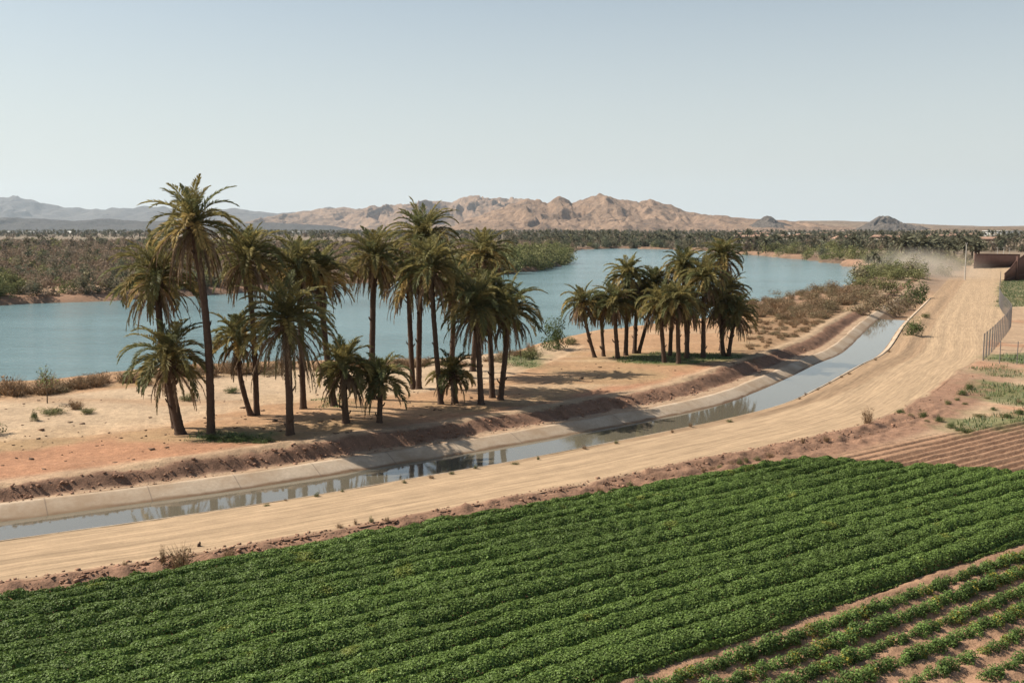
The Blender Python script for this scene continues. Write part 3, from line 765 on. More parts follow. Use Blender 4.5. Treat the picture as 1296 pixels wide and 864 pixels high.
    return root
G1 = 'palms of the near grove by the canal'; G2 = 'palms of the second grove by the river'
PALMS = [
 # label, base, hub, radius px, kwargs
 ('tallest palm of the near grove with a long skirt of dead hanging fronds', (267, 550), (244, 281), 56, dict(skirt=1.1, lean=.55, r0=.25, nfr=44, droop=.85, skirt_len=1.2), G1),
 ('bushy palm leaning left of the tallest palm, dead fronds hanging below its crown', (223, 541), (198, 350), 60, dict(skirt=.6, lean=-.35, r0=.24, droop=1.1, nfr=52), G1),
 ('short thick palm at the left end of the near grove, crown against the water', (229, 549), (214, 452), 56, dict(skirt=.35, lean=-.3, r0=.31, droop=1.15), G1),
 ('thin short palm leaning left, its foot beside a taller straight trunk', (318, 526), (300, 426), 36, dict(skirt=.3, lean=-.5, r0=.19, nfr=34), G1),
 ('tall straight palm behind the thin leaning one, with a brown skirt of fronds', (325, 525), (313, 325), 48, dict(skirt=.85, lean=.2, r0=.2, nfr=50), G1),
 ('palm standing alone nearest the canal, with wide arching crown and straight trunk', (367, 550), (362, 402), 60, dict(skirt=.7, lean=.05, r0=.24, nfr=56, droop=1.0, skirt_len=1.3), G1),
 ('palm with upright fronds rising behind the lone palm nearest the canal', (384, 517), (378, 338), 46, dict(skirt=.3, lean=0, r0=.22), G1),
 ('palm with sparse crown and dangling fronds right of the upright palm', (423, 513), (405, 347), 42, dict(skirt=.6, lean=-.25, r0=.24, nfr=38), G1),
 ('small palm with drooping brown lower fronds near the canal bank', (438, 536), (435, 462), 38, dict(skirt=.55, lean=-.1, r0=.22, nfr=38, droop=1.1, skirt_len=1.1), G1),
 ('smallest palm near the canal bank, knobbly top under a small bright crown', (480, 535), (482, 478), 38, dict(skirt=.1, lean=0, r0=.18, nfr=30, droop=1.2), G1),
 ('tall straight palm alone left of the central pair, full skirt of dead fronds', (470, 505), (473, 325), 42, dict(skirt=.9, lean=0, r0=.24, nfr=48), G1),
 ('palm with the highest crown in the centre of the near grove', (530, 492), (535, 298), 46, dict(skirt=.5, lean=-.15, r0=.23, nfr=54), G1),
 ('lower palm of the central close pair, yellowing fronds hanging to the left', (523, 492), (517, 350), 42, dict(skirt=.9, lean=-.1, r0=.22, nfr=44), G1),
 ('palm with slim slanting trunk in front of the central pair', (558, 511), (545, 337), 44, dict(skirt=.6, lean=-.1, r0=.2, nfr=50), G1),
 ('palm set farthest back in the near grove, crown high over the three front right trunks', (598, 469), (612, 322), 37, dict(skirt=.8, lean=-.1, r0=.25, nfr=50), G1),
 ('palm half hidden between the slim slanting trunk and the front right trio', (571, 476), (574, 362), 36, dict(skirt=.5, lean=.1, r0=.24), G1),
 ('left palm of the front right trio, with broad dark crown', (609, 512), (603, 388), 48, dict(skirt=.7, lean=.0, r0=.22, nfr=54), G1),
 ('middle palm of the front right trio, crown squeezed between the other two', (623, 503), (617, 372), 40, dict(skirt=.5, lean=.1, r0=.22, nfr=48), G1),
 ('right palm of the front right trio, fronds arching toward the round bush', (633, 506), (643, 392), 46, dict(skirt=.55, lean=.15, r0=.22, nfr=50), G1),
 ('stubby palm with knobby pruned side stumps beside the slim slanting trunk', (576, 510), (573, 470), 30, dict(skirt=.3, lean=0, r0=.22, nfr=24, knobs=True), G1),
 ('slender palm leaning left at the left end of the second grove', (753, 452), (737, 382), 27, dict(skirt=.6, lean=-.25, r0=.19, nfr=30), G2),
 ('thin palm second from the left in the second grove', (764, 450.5), (760, 388), 24, dict(skirt=.4, r0=.18, nfr=34), G2),
 ('leafy palm in front of the left half of the second grove', (782, 453.5), (778, 383), 28, dict(skirt=.5, lean=-.1, r0=.22, nfr=48), G2),
 ('tall palm high over the left half of the second grove', (792, 449.5), (795, 348), 27, dict(skirt=.5, r0=.22, nfr=50), G2),
 ('palm behind the tall left one in the second grove, only its shady trunk clear', (803, 447), (806, 378), 24, dict(skirt=.7, r0=.22), G2),
 ('palm with crown peeping up in the middle gap of the second grove', (808, 447), (829, 358), 25, dict(skirt=.5, lean=.2, r0=.2), G2),
 ('broad grey green palm at the front centre of the second grove', (841, 459), (836, 384), 31, dict(skirt=.9, lean=-.1, r0=.22, nfr=52, droop=1.1), G2),
 ('pale trunked palm standing in the shade at the centre of the second grove', (848, 450), (851, 378), 24, dict(skirt=.6, r0=.21), G2),
 ('palm nearest the camera in the second grove, trunk foot lowest on the grass', (859, 460), (857, 382), 28, dict(skirt=.5, r0=.22, nfr=46), G2),
 ('dark palm close behind the nearest one in the second grove', (869, 453.5), (872, 384), 27, dict(skirt=.6, r0=.24), G2),
 ('pale crowned tall palm left of the highest one in the second grove', (870, 449), (865, 336), 26, dict(skirt=.7, r0=.22, nfr=46), G2),
 ('palm with dense dark crown under the two highest in the second grove', (890, 453), (891, 352), 30, dict(skirt=.6, lean=-.05, r0=.24, nfr=54), G2),
 ('highest palm of the second grove, crown clear against the river', (914, 446), (914, 324), 26, dict(skirt=.6, r0=.2, nfr=46), G2),
 ('palm with fronds spilling right below the highest one of the second grove', (912, 444), (922, 368), 25, dict(skirt=.5, r0=.2), G2),
 ('palm with twin foot, left trunk of the last pair in the second grove', (916, 450.5), (910, 384), 26, dict(skirt=.6, r0=.21), G2),
 ('rightmost palm of the second grove, arching over bare orange ground', (922, 450.5), (932, 396), 28, dict(skirt=.6, lean=-.15, r0=.21, nfr=46), G2),
]
for i, (lb, b, h, rp, kw, gname) in enumerate(PALMS):
    palm(lb, b, h, rp, 500 + i, group=gname, **kw)

# ------------------------------------------------------------------ crop
g = np.random.default_rng(11)
def crop_points(v, u0, u1, step):
    u = np.arange(u0, u1, step); u = u + g.normal(0, step * .22, len(u)); return np.c_[u, v + g.normal(0, .05, len(u))]
# the canopy follows raised beds, two plant lines to a bed, leaf by leaf
def canopy(u, v):
    w = v + (fbm(u * .10, v * .05, 201) - .5) * .5 + (fbm(u * .6, v * .3, 202) - .5) * .16
    b = (w - V0 - .18) / 1.0; kb = np.floor(b / 2); t = (b / 2 - kb) * 2 - 1              # -1..1 across a bed
    shut = sm(.50, .66, fbm(u * .16, kb * 3.7, 203))                                       # where neighbours have met
    side = 1 - np.abs(t) ** 5 * (1 - .55 * shut); mid_ = 1 - (.05 + .60 * fbm(u * .2, kb * 5.1, 206)) * np.exp(-(t / .10) ** 2)
    first = sm(V0 - .12, V0 + .22, v)
    pl = .74 + .30 * vnoise(u * 2.7, w * 2.7, 204) + .34 * (fbm(u * .5, w * .8, 205) - .5)
    return .56 * side * mid_ * pl * first * sm(v_top(u) + .1, v_top(u) - .35, v + (fbm(u * 1.3, v * 0, 208) - .5) * .5) * sm(u_end(v) + .3, u_end(v) - .4, u + (fbm(v * 2.3, u * 0, 209) - .5) * 1.2), t
nl = 2600000
U_ = g.uniform(-20, 58, nl); V_ = g.uniform(V0 - .15, 38.4, nl)
XY = U_[:, None] * UX + V_[:, None] * VX; ppx, ppy = project(np.c_[XY, np.full(nl, -.7)])
ok = (ppx > -130) & (ppx < 1420) & (ppy < 930); U_, V_, XY = U_[ok], V_[ok], XY[ok]
hc, tb = canopy(U_, V_); ok = (hc > .09); U_, V_, XY, hc, tb = U_[ok], V_[ok], XY[ok], hc[ok], tb[ok]
e_ = .06; gu = (canopy(U_ + e_, V_)[0] - hc) / e_; gv = (canopy(U_, V_ + e_)[0] - hc) / e_
n = len(U_); print('crop leaves', n)
dep = g.random(n) ** 1.6 * np.minimum(.20, hc)
nl3 = np.stack([-(gu * UX[0] + gv * VX[0]), -(gu * UX[1] + gv * VX[1]), np.ones(n)], -1)
zs = zf0[np.clip(((U_ - FIELD_UV[0]) / .22).astype(int), 0, len(ug) - 1), np.clip(((V_ - FIELD_UV[2]) / .085).astype(int), 0, len(vg) - 1)]
Pw = np.c_[XY + g.normal(0, .02, (n, 2)), zs + .04 + hc - dep]
nrm = unit(unit(nl3) + g.normal(size=(n, 3)) * .42); up = unit(g.normal(size=(n, 3)))
L = g.uniform(.06, .105, n); Vc, Fc = quads_from(Pw, nrm, up, L, L * g.uniform(.55, .85, n))
tone = (.72 + .55 * fbm(U_ * .12, V_ * .3, 207)) * (.85 + .3 * vnoise(U_ * 2.7, V_ * 2.7, 204))
base = np.array([.120, .176, .040]) * tone[:, None]
yel = .6 * sm(.74, .84, fbm(U_ * .8, V_ * .8, 210))[:, None]; base = base * (1 + yel * np.array([.9, .35, .1]))
cc = base * np.exp(g.normal(0, .22, (n, 1)))
oc = mk('crop', Vc, Fc, M_crop, col=np.repeat(cc, 4, 0)); oc['kind'] = 'stuff'; oc['label'] = 'dense green crop rows closing over the soil of the near field'; oc['category'] = 'crop'

# single plants of the thin rows at the field's edge
def crop_plant_mesh(seed):
    q = np.random.default_rng(seed); n = 300
    d = unit(q.normal(size=(n, 3))); d[:, 2] = np.abs(d[:, 2]); P = d * q.uniform(.35, 1, (n, 1)) ** .6 * np.array([.33, .225, .44]) + (0, 0, .03)
    nr = unit(d * .8 + q.normal(size=d.shape) * .5 + (0, 0, .4)); up = unit(d + q.normal(size=d.shape) * .6); L = q.uniform(.055, .10, n)
    V, F = quads_from(P, nr, up, L, L * q.uniform(.5, .75, n))
    c = np.array([.105, .160, .038]) * math.exp(q.normal(0, .15)) * np.exp(q.normal(0, .25, (n, 1)))
    if seed == 904: c = c * np.where(q.random((n, 1)) < .35, [[2.4, 1.3, .9]], [[1, 1, 1]])
    return mk('crop_plant', V, F, M_crop, col=np.repeat(c, 4, 0), link=False)
CPM = [crop_plant_mesh(900 + k) for k in range(9)]
cand = []
thin = [(19.72, .24, .0, .95), (18.72, .24, .0, .95), (17.72, .24, .0, .95), (16.72, .26, .04, .95), (15.72, .36, .30, .85), (14.7, .36, .28, .95), (13.7, .36, .35, .9), (12.7, .40, .55, .8)]
for v, st, gap, s_ in thin:
    pts = crop_points(v, 8, 58, st)
    gp = fbm(pts[:, 0] * .45, np.full(len(pts), v * 7.), 211, 3)
    keep = gp > gap * .55 + .18
    for (u, vv2), gv in zip(pts[keep], gp[keep]):
        xy = u * UX + vv2 * VX; px, py = project(np.array([xy[0], xy[1], -.7]))
        if -40 < px < 1400 and py < 900: cand.append((py, xy[0], xy[1], s_ * g.uniform(.75, 1.15) * (.7 + .5 * gv)))
cand.sort(reverse=True)
def crop_one(x, y, s_):
    o = mo('crop_plant', CPM[g.integers(0, 9)], (x, y, gz(x, y) + .02), g.uniform(0, 6.28), (s_, s_, s_ * g.uniform(.85, 1.15)))
    return tag(o, 'low leafy crop plant in the thin rows on bare red soil', 'crop plant', 'crop plants of the thin rows')
for c in cand[:300]: crop_one(*c[1:])
if len(cand) > 300:
    def arr(me):
        V = np.empty(len(me.vertices) * 3, np.float32); me.vertices.foreach_get('co', V); V = V.reshape(-1, 3)
        C = np.empty(len(V) * 4, np.float32); me.attributes['Col'].data.foreach_get('color', C)
        return V, np.arange(len(V)).reshape(-1, 4), C.reshape(-1, 4)[:, :3]
    rest = np.array([c[1:] for c in cand[300:]]); zr_, _ = G(rest[:, 0], rest[:, 1])
    Vm, Fm, Cm = many([arr(m) for m in CPM[:5]], np.c_[rest[:, :2], zr_ + .02], np.c_[rest[:, 2], rest[:, 2]], g.uniform(0, 6, len(rest)))
    o = mk('crop', Vm, Fm, M_crop, col=Cm); tag(o, 'farther plants of the thin crop rows on red soil', 'crop', None, 'stuff')
# ------------------------------------------------------------------ bushes, scrub, far trees
g = np.random.default_rng(23)
def LC(*a, **k): return leafcloud(*a, **k)
def lm(name, vfc, mat): return mk(name, vfc[0], vfc[1], mat, col=vfc[2], link=False)
DRY = [join(twigs(120, .8, 1.0, 300 + k, base=(.25, .165, .095), w=.014), leafcloud(260, (.8, .8, .5), .10, 310 + k, base=(.235, .155, .090), var=.25)) for k in range(4)]
DRYG = [leafcloud(1100, (1, 1, .62), .09, 320 + k, base=(.235, .165, .10), var=.25, hue=(.20, .17, .09), clumps=20) for k in range(3)]
GRN = [leafcloud(2200, (1, 1, .75), .085, 330 + k, base=(.085, .108, .040), var=.3, clumps=26) for k in range(3)]
OLV = [leafcloud(2000, (1, 1, .7), .08, 340 + k, base=(.165, .155, .068), var=.3, clumps=24, hue=(.11, .13, .05)) for k in range(3)]
ME = {}
for nm, vs_, mt in (('dry', DRY, M_dry), ('dryg', DRYG, M_dry), ('grn', GRN, M_dull), ('olv', OLV, M_dull)):
    ME[nm] = [lm('bush', v, mt) for v in vs_]
def bush(kind, px, py, wpx, hpx, label, cat='bush', group=None, z=None, name='bush'):
    P = at(px, py, 0); P = at(px, py, gz(P[0], P[1])); P = at(px, py, gz(P[0], P[1])); sc = FPX / P[1]
    o = mo(name, ME[kind][g.integers(0, len(ME[kind]))], (P[0], P[1], gz(P[0], P[1]) - .03), g.uniform(0, 6.28), (wpx / sc / 2, wpx / sc / 2, hpx / sc / (1.35 if kind != 'dry' else 1.05)))
    return tag(o, label, cat, group)
bush('grn', 702, 441, 36, 40, 'round dark green bush at the water edge between the two groves', name='bush')
bush('olv', 722, 437, 22, 12, 'low olive shrub on sand right of the round green bush')
bush('olv', 668, 452, 40, 14, 'low spreading weeds at the foot of the trio of palms', 'weeds')
bush('grn', 1156, 374, 38, 29, 'large round green bush overhanging the far end of the canal')
bush('olv', 1126, 370, 44, 22, 'wide olive bush left of the large round bush by the canal end')
bush('olv', 1096, 364, 50, 17, 'broad brownish olive bush at the river edge beyond the scrub')
bush('grn', 1157, 424, 30, 22, 'compact green shrub rooted on the right lip of the canal', name='bush')
bush('olv', 1172, 402, 14, 8, 'small olive tuft on the canal berm beyond the compact green shrub')
bush('dry', 1098, 537, 20, 26, 'lone dry twiggy bush on the right edge of the sandy road')
bush('dry', 229, 711, 54, 34, 'dry grass tuft on the clod verge by the lower left crop edge', 'grass tuft', name='grass_tuft')
bush('dry', 290, 700, 26, 16, 'smaller dry tuft right of the large dry tuft on the verge', 'grass tuft', name='grass_tuft')
bush('dry', 206, 710, 10, 28, 'thin single dry stalks sticking up left of the large dry tuft', 'grass tuft', name='grass_tuft')
bush('dry', 158, 716, 12, 10, 'tiny dry tuft at the left end of the clod verge', 'grass tuft', name='grass_tuft')
bush('grn', 44, 532, 12, 14, 'small green weed clump on sand left of the slender sapling mound', 'weeds', name='weed_clump')
bush('olv', 65, 524, 44, 10, 'low mat of weeds on the sand under the sapling', 'weeds', name='weed_clump')
bush('dry', 97, 518, 30, 16, 'dry brush heap on the sand right of the sapling')
bush('olv', 112, 523, 26, 9, 'olive creeping weeds right of the dry brush heap', 'weeds', name='weed_clump')
bush('grn', 293, 497, 22, 9, 'flat dark shrub on pale sand left of the thin leaning palm')
bush('olv', 238, 507, 28, 10, 'flat olive shrub on sand behind the short thick palm')
bush('grn', -16, 547, 44, 30, 'dark bush at the left edge of the sandy ground casting a long shadow')
bush('dry', 14, 500, 46, 30, 'big dry brown bush on the river shore at the left edge')
bush('grn', 300, 558, 60, 9, 'low green weeds at the foot of the tallest palm', 'weeds', name='weed_clump')
bush('grn', 335, 560, 36, 7, 'low green weeds between the tallest palm and the lone palm', 'weeds', name='weed_clump')
bush('grn', 268, 556, 26, 8, 'green weed ring around the tallest palm trunk', 'weeds', name='weed_clump')
WEEDR = [(1140, 524, 16, 8, 'grn'), (1152, 527, 12, 7, 'olv'), (1168, 528, 14, 10, 'grn'), (1188, 534, 14, 10, 'grn'), (1204, 542, 16, 9, 'grn'), (1216, 546, 20, 8, 'grn'), (1228, 547, 20, 7, 'olv'), (1227, 493, 14, 10, 'grn'), (1218, 500, 16, 9, 'grn'), (1211, 507, 10, 6, 'olv'), (1200, 512, 12, 8, 'olv'), (1222, 512, 10, 5, 'olv'), (1258, 519, 12, 5, 'grn'), (1274, 528, 18, 7, 'grn'), (1290, 524, 16, 8, 'grn'), (1240, 527, 22, 6, 'olv'), (1172, 534, 10, 5, 'olv'), (1250, 505, 10, 5, 'olv'), (1290, 510, 10, 7, 'dry')]
for px, py, w, h, k in WEEDR: bush(k, px, py, w, h, 'green weed tuft on the rough ground right of the road bend', 'weeds', 'weed tufts by the road bend', name='weed_clump')
for px, py in ((890, 595), (902, 593), (912, 590), (925, 586), (936, 583), (945, 581), (958, 580), (975, 578), (745, 621), (760, 616), (797, 611), (706, 632), (430, 668), (450, 664), (470, 661), (490, 659), (1016, 559), (1046, 555), (1062, 553)):
    bush('dry' if g.random() < .6 else 'olv', px, py, g.uniform(8, 16), g.uniform(6, 11), 'small withered tuft on the rough verge between road and crop', 'grass tuft', 'withered tufts on the verge', name='grass_tuft')
for px in range(335, 960, 34):
    py = np.interp(px, [330, 553, 700, 960], [640, 602, 576, 523]) + 1
    if g.random() < .75: bush('dry' if g.random() < .5 else 'olv', px + g.uniform(-12, 12), py, g.uniform(5, 13), g.uniform(4, 8), 'dry grass tuft on the near edge of the canal', 'grass tuft', 'dry tufts along the canal edge', name='grass_tuft')
for px, py in ((1020, 500), (1050, 486), (1075, 474), (1108, 456), (1065, 478), (1035, 494), (1125, 446), (1012, 506)):
    bush('dry', px, py, 6, 5, 'tiny dark weed at the foot of the canal lip', 'weeds', 'weeds on the right canal lip', name='weed_clump')
# dry reeds and brush along the near river shore
shore = np.array([(-60, 497), (0, 500), (60, 498), (130, 488), (230, 478), (330, 471), (480, 466), (560, 463), (640, 455), (690, 440)])
for k in range(95):
    px = g.uniform(-60, 690); py = np.interp(px, shore[:, 0], shore[:, 1]) + g.normal(0, 2.6) - 1.5
    w = g.uniform(22, 46) * (1.0 if px < 450 else .8); 
    bush('dry' if g.random() < .75 else 'dryg', px, py, w, g.uniform(11, 20) * (1 if px < 450 else .7), 'dry brown brush along the near river shore', 'bush', 'dry brush along the near shore', name='dry_bush')
# scrub right of the second grove
k = 0
while k < 295:
    px = g.uniform(935, 1150); py = g.uniform(366, 452)
    P = at(px, py, 0); s, o = canal_coords(P[:1].copy(), P[1:2].copy())
    rv = sdf(P[:1], P[1:2], RIVER)[0]
    if o[0] < 9.5 or rv < 1.5 or px < 935 + (py - 400) * .3: continue
    sc = 1.0 if py < 405 else .62
    if py > 430 and g.random() < .6: continue
    w = g.uniform(11, 27) * sc; bush('dry' if g.random() < .55 else 'dryg', px, py, w, w * g.uniform(.35, .6), 'dry brown scrub bush on the slope beyond the second grove', 'bush', 'dry scrub beyond the second grove', name='dry_bush'); k += 1
for px, py in ((1082, 378), (1100, 382), (1120, 385), (1065, 385), (1130, 395), (1105, 392), (1090, 395), (1040, 395), (1140, 386)):
    bush('dryg', px, py, g.uniform(34, 48), g.uniform(16, 24), 'tall grey brown thicket bush before the green canal bushes', 'bush', 'thicket bushes by the canal end', name='dry_bush')
# sapling
P = at(60, 512, 0); P[2] = gz(P[0], P[1]); rt = empty('sapling', P); tag(rt, 'slender pale green sapling alone on the sand by the river', 'tree')
mb = MB(); hS = 52 / (FPX / P[1])
mb.tube([(0, 0, 0), (.03, 0, hS * .35), (-.02, 0, hS * .6), (.04, 0, hS * .9)], [.045, .035, .025, .01], 6)
for k in range(7):
    a = k * 2.4; z_ = hS * (.45 + .06 * k); mb.tube([(0, 0, z_), (math.cos(a) * .25, math.sin(a) * .25, z_ + .25), (math.cos(a) * .45, math.sin(a) * .45, z_ + .5)], [.018, .012, .005], 5)
mb.build('trunk', M_bark, rt)
v, f, c = leafcloud(300, (.85, .85, .75), .10, 77, base=(.20, .23, .08), clumps=12); v[:, 2] += hS * .42
mk('crown', v, f, M_leaf, col=c, parent=rt)

# far vegetation: individual bushes and trees nearest the river, the rest as masses
BC, OC = (.335, .240, .170), (.215, .205, .092)
TCS = [(.115, .116, .074), (.165, .138, .095), (.105, .112, .070), (.175, .155, .095), (.20, .155, .112)]
BLO = [leafcloud(110, (1, 1, .62), .30, 350 + k, base=BC, var=.3, clumps=9, hue=(.20, .155, .10)) for k in range(5)]
TLO = [leafcloud(110, (1, 1, .95), .34, 360 + k, base=TCS[k], var=.3, clumps=10) for k in range(5)]
OLO = [leafcloud(120, (1, 1, .8), .30, 366 + k, base=OC, var=.28, clumps=10) for k in range(4)]
BHI = [leafcloud(420, (1, 1, .62), .15, 450 + k, base=BC, var=.25, clumps=14, hue=(.20, .155, .10)) for k in range(5)]
THI = [leafcloud(620, (1, 1, .95), .14, 460 + k, base=TCS[k], var=.3, clumps=16) for k in range(5)]
OHI = [leafcloud(720, (1, 1, .8), .12, 470 + k, base=OC, var=.28, clumps=18, hue=(.13, .145, .055)) for k in range(5)]
def palm_lo(seed):
    q = np.random.default_rng(seed); Vs = []; Fs = []; n = 0
    for j in range(20):
        az = j * 2.4; e0 = R(80 - 110 * j / 20); K = 5; t = np.linspace(0, 1, K); th = e0 - 1.3 * t; T = np.c_[np.cos(th) * math.cos(az), np.cos(th) * math.sin(az), np.sin(th)]
        P = np.array([0, 0, 2.3]) + np.vstack([[0, 0, 0], np.cumsum(T[:-1] * .28, 0)]); S = np.array([-math.sin(az), math.cos(az), .2]) * np.array([.02, .16, .17, .12, .02])[:, None]
        Q = np.empty((2 * K, 3)); Q[0::2] = P - S; Q[1::2] = P + S; i = np.arange(K - 1) * 2
        Vs.append(Q); Fs.append(np.stack([i, i + 1, i + 3, i + 2], -1) + n); n += 2 * K
    V = np.vstack(Vs); C = np.repeat(np.array([.110, .106, .066]) * np.exp(q.normal(0, .3, (20, 1))), 10, 0)
    w = .075; tr = np.array([(-w, 0, 0), (w, 0, 0), (w * .8, 0, 2.3), (-w * .8, 0, 2.3), (0, -w, 0), (0, w, 0), (0, w * .8, 2.3), (0, -w * .8, 2.3)])
    return np.vstack([V, tr]), np.vstack(Fs + [np.array([[0, 1, 2, 3], [4, 5, 6, 7]]) + n]), np.vstack([C, np.tile([.09, .065, .045], (8, 1))])
PLO = [palm_lo(380 + k) for k in range(4)]
MBLO = [lm('desert_bush', v, M_dry) for v in BHI]; MTLO = [lm('far_tree', v, M_dull) for v in THI]; MOLO = [lm('bush', v, M_dull) for v in OHI]; MPLO = [lm('palm_tree', v, M_dull) for v in PLO]
def scatter(n, xy_fun):
    P = xy_fun(n); z, q = G(P[:, 0], P[:, 1]); return np.c_[P, z], q
# --- scrub plain beyond the river on the left
def plain_pts(n):
    d = np.exp(g.uniform(math.log(155), math.log(900), n)); t = g.uniform(-.62, .32, n); return np.c_[d * t, d]
P, q = scatter(26000, plain_pts)
px, py = project(P)
far_side = (q['rs'] > 3) & (q['dist'] > 160) & ((px < 730) & (py < 396)) & (q['rs'] > 1.0)
dens = fbm(P[:, 0] * .02, P[:, 1] * .02, 401)
shore_gap = (q['rs'] < 22) & (q['rs'] > 8) & (dens < .47) & (px > 28)
keep = far_side & ~shore_gap & (g.random(len(P)) < np.where(q['rs'] < 8, .85, -.05 + dens * 1.5))
P = P[keep]; rsP = q['rs'][keep]; px = px[keep]; py = py[keep]
cl2 = fbm(P[:, 0] * .013 + 9, P[:, 1] * .013, 405)
kind = np.where((cl2 > .62) & (g.random(len(P)) < .10), 1, np.where((g.random(len(P)) < .05) | ((rsP < 9) & (g.random(len(P)) < .45)), 3, 0)); kind = np.where(kind == 3, np.where(g.random(len(P)) < .35, 2, 1), kind)
kind = np.where((px < 28) & (rsP < 30), 2, kind)
size = g.uniform(.9, 2.1, len(P)) * np.where(rsP < 6, .7, 1) * (1 + .4 * (kind > 0)) * (1 + np.clip((P[:, 1] - 300) / 600, 0, 1) * .6)
order = np.argsort(-(size / P[:, 1]) * ((px > -40) & (px < 760)))
ind = order[:300]; oth = order[300:]
for i in ind:
    s_ = size[i]; kk = kind[i]
    me = (MBLO, MTLO, MOLO)[kk][g.integers(0, 4)]
    o = mo(('desert_bush', 'desert_bush', 'desert_bush')[kk], me, P[i] - (0, 0, .05), g.uniform(0, 6), (s_, s_, s_ * g.uniform(.7, 1.15)))
    lb = ('brown leafless desert bush on the plain across the river', 'dark green desert bush on the plain across the river', 'olive green desert bush on the plain across the river')[kk]
    tag(o, lb, 'bush', ('brown bushes across the river', 'dark green bushes across the river', 'olive bushes across the river')[kk])
sc = np.c_[size, size * g.uniform(.7, 1.15, len(P))]; rz = g.uniform(0, 6, len(P))
for kk, var, mt, nm, lb in ((0, BLO, M_dry, 'scrub', 'brown scrub covering the plain across the river'), (1, TLO, M_dull, 'shrubbery', 'dark green shrubbery dotted over the plain across the river'), (2, OLO, M_dull, 'shrubbery', 'olive shrubbery among the scrub across the river')):
    ii = oth[kind[oth] == kk]
    if len(ii):
        V, F, C = many(var, P[ii] - (0, 0, .05), sc[ii], rz[ii]); o = mk(nm, V, F, mt, col=C); tag(o, lb, 'scrub', None, 'stuff')
# --- tamarisk spit reaching into the river
k = 0
while k < 90:
    px = g.uniform(560, 722); py = np.interp(px, [560, 640, 690, 717, 722], [351, 345, 339, 333, 322]) - abs(g.normal(0, 1)) * 7 - .8
    if px > 700 and py < 316: continue
    if px < 640 and g.random() < .5: continue
    P = at(px, py, 0); 
    if sdf(P[:1], P[1:2], RIVER)[0] < .5: continue
    s_ = g.uniform(3.2, 5.5) * (1 if px > 620 else .8)
    o = mo('tamarisk_bush', MOLO[g.integers(0, 4)], (P[0], P[1], gz(P[0], P[1]) - .3), g.uniform(0, 6), (s_, s_, s_ * .85)); k += 1
    tag(o, 'feathery yellow green bush on the spit running into the river', 'bush', 'yellow green bushes on the river spit')
# --- green bushes and trees along the right far bank
k = 0
while k < 105:
    px = g.uniform(890, 1235); yb = np.interp(px, [890, 1000, 1075, 1100, 1235], [317, 327, 341, 356, 352]); py = yb - abs(g.normal(0, 1)) * 9 - .6
    if py < 305: continue
    P = at(px, py, 0); s, o = canal_coords(P[:1].copy(), P[1:2].copy())
    if sdf(P[:1], P[1:2], RIVER)[0] < 2 or (-18 < o[0] < 12 and s[0] > 0): continue
    s_ = g.uniform(1.5, 3.2) * np.clip(P[1] / 300, .75, 1.5); gr = g.random() < .75
    o = mo('bank_bush', (MOLO if gr else MTLO)[g.integers(0, 4)], (P[0], P[1], gz(P[0], P[1]) - .2), g.uniform(0, 6), (s_, s_, s_ * g.uniform(.6, 1.0))); k += 1
    tag(o, 'olive green bush on the far right river bank' if gr else 'dark green bush on the far right river bank', 'bush', 'olive bushes on the right bank' if gr else 'dark bushes on the right bank')
k = 0
while k < 36:
    px = g.uniform(1140, 1228); py = g.uniform(331, 345) - (px < 1165) * 2
    P = at(px, py, -.6); s_ = g.uniform(1.8, 3.4); gr = g.random() < .7
    if abs(px - 1222) < 10 and py > 338: continue
    o = mo('bank_bush', (MOLO if gr else MTLO)[g.integers(0, 4)], (P[0], P[1], gz(P[0], P[1]) - .2), g.uniform(0, 6), (s_, s_, s_ * g.uniform(.55, .8))); k += 1
    tag(o, 'olive green bush closing off the far end of the road' if gr else 'dark bush closing off the far end of the road', 'bush', 'olive bushes at the end of the road' if gr else 'dark bushes at the end of the road')
k = 0
while k < 95:
    px = g.uniform(1030, 1205); py = g.uniform(322, 358)
    P = at(px, py, -.3); s_o, o_o = canal_coords(P[:1].copy(), P[1:2].copy())
    if sdf(P[:1], P[1:2], RIVER)[0] < 1.5 or (s_o[0] < S117 + 25 and -17 < o_o[0] < 7.5): continue
    s_ = g.uniform(1.6, 3.3); gr = g.random() < .7
    o = mo('bank_bush', (MOLO if gr else MTLO)[g.integers(0, 4)], (P[0], P[1], gz(P[0], P[1]) - .2), g.uniform(0, 6), (s_, s_, s_ * g.uniform(.6, .95))); k += 1
    tag(o, 'olive bush in the thicket between the river bend and the road end' if gr else 'dark bush in the thicket between the river bend and the road end', 'bush', 'olive thicket bushes by the river bend' if gr else 'dark thicket bushes by the river bend')
# --- palms standing above the bushes on the right bank
for j, (px, py, h) in enumerate([(1106, 345, 26), (1099, 344, 22), (1112, 346, 20), (960, 322, 10), (945, 321, 9)]):
    P = at(px, py, 0); s_ = h / (FPX / P[1]) / 3.2
    o = mo('palm_tree', MPLO[j % 4], (P[0], P[1], gz(P[0], P[1])), j, (s_ * .9, s_ * .9, s_)); tag(o, 'dark palm rising over the right bank bushes by the river', 'palm tree', 'palms over the right bank bushes')
k = 0
while k < 110:
    px = g.uniform(1140, 1240); py = g.uniform(309, 337) - (px - 1140) * .03
    P = at(px, py, 0); s, o = canal_coords(P[:1].copy(), P[1:2].copy())
    if -15 < o[0] < 9 and s[0] > 0: continue
    s_ = g.uniform(4.5, 9.5) / 3.2
    o = mo('palm_tree', MPLO[g.integers(0, 4)], (P[0], P[1], gz(P[0], P[1])), g.uniform(0, 6), (s_ * 1.3, s_ * 1.3, s_)); k += 1
    tag(o, 'palm in the plantation beyond the dust at the end of the road', 'palm tree', 'palms of the plantation behind the dust')
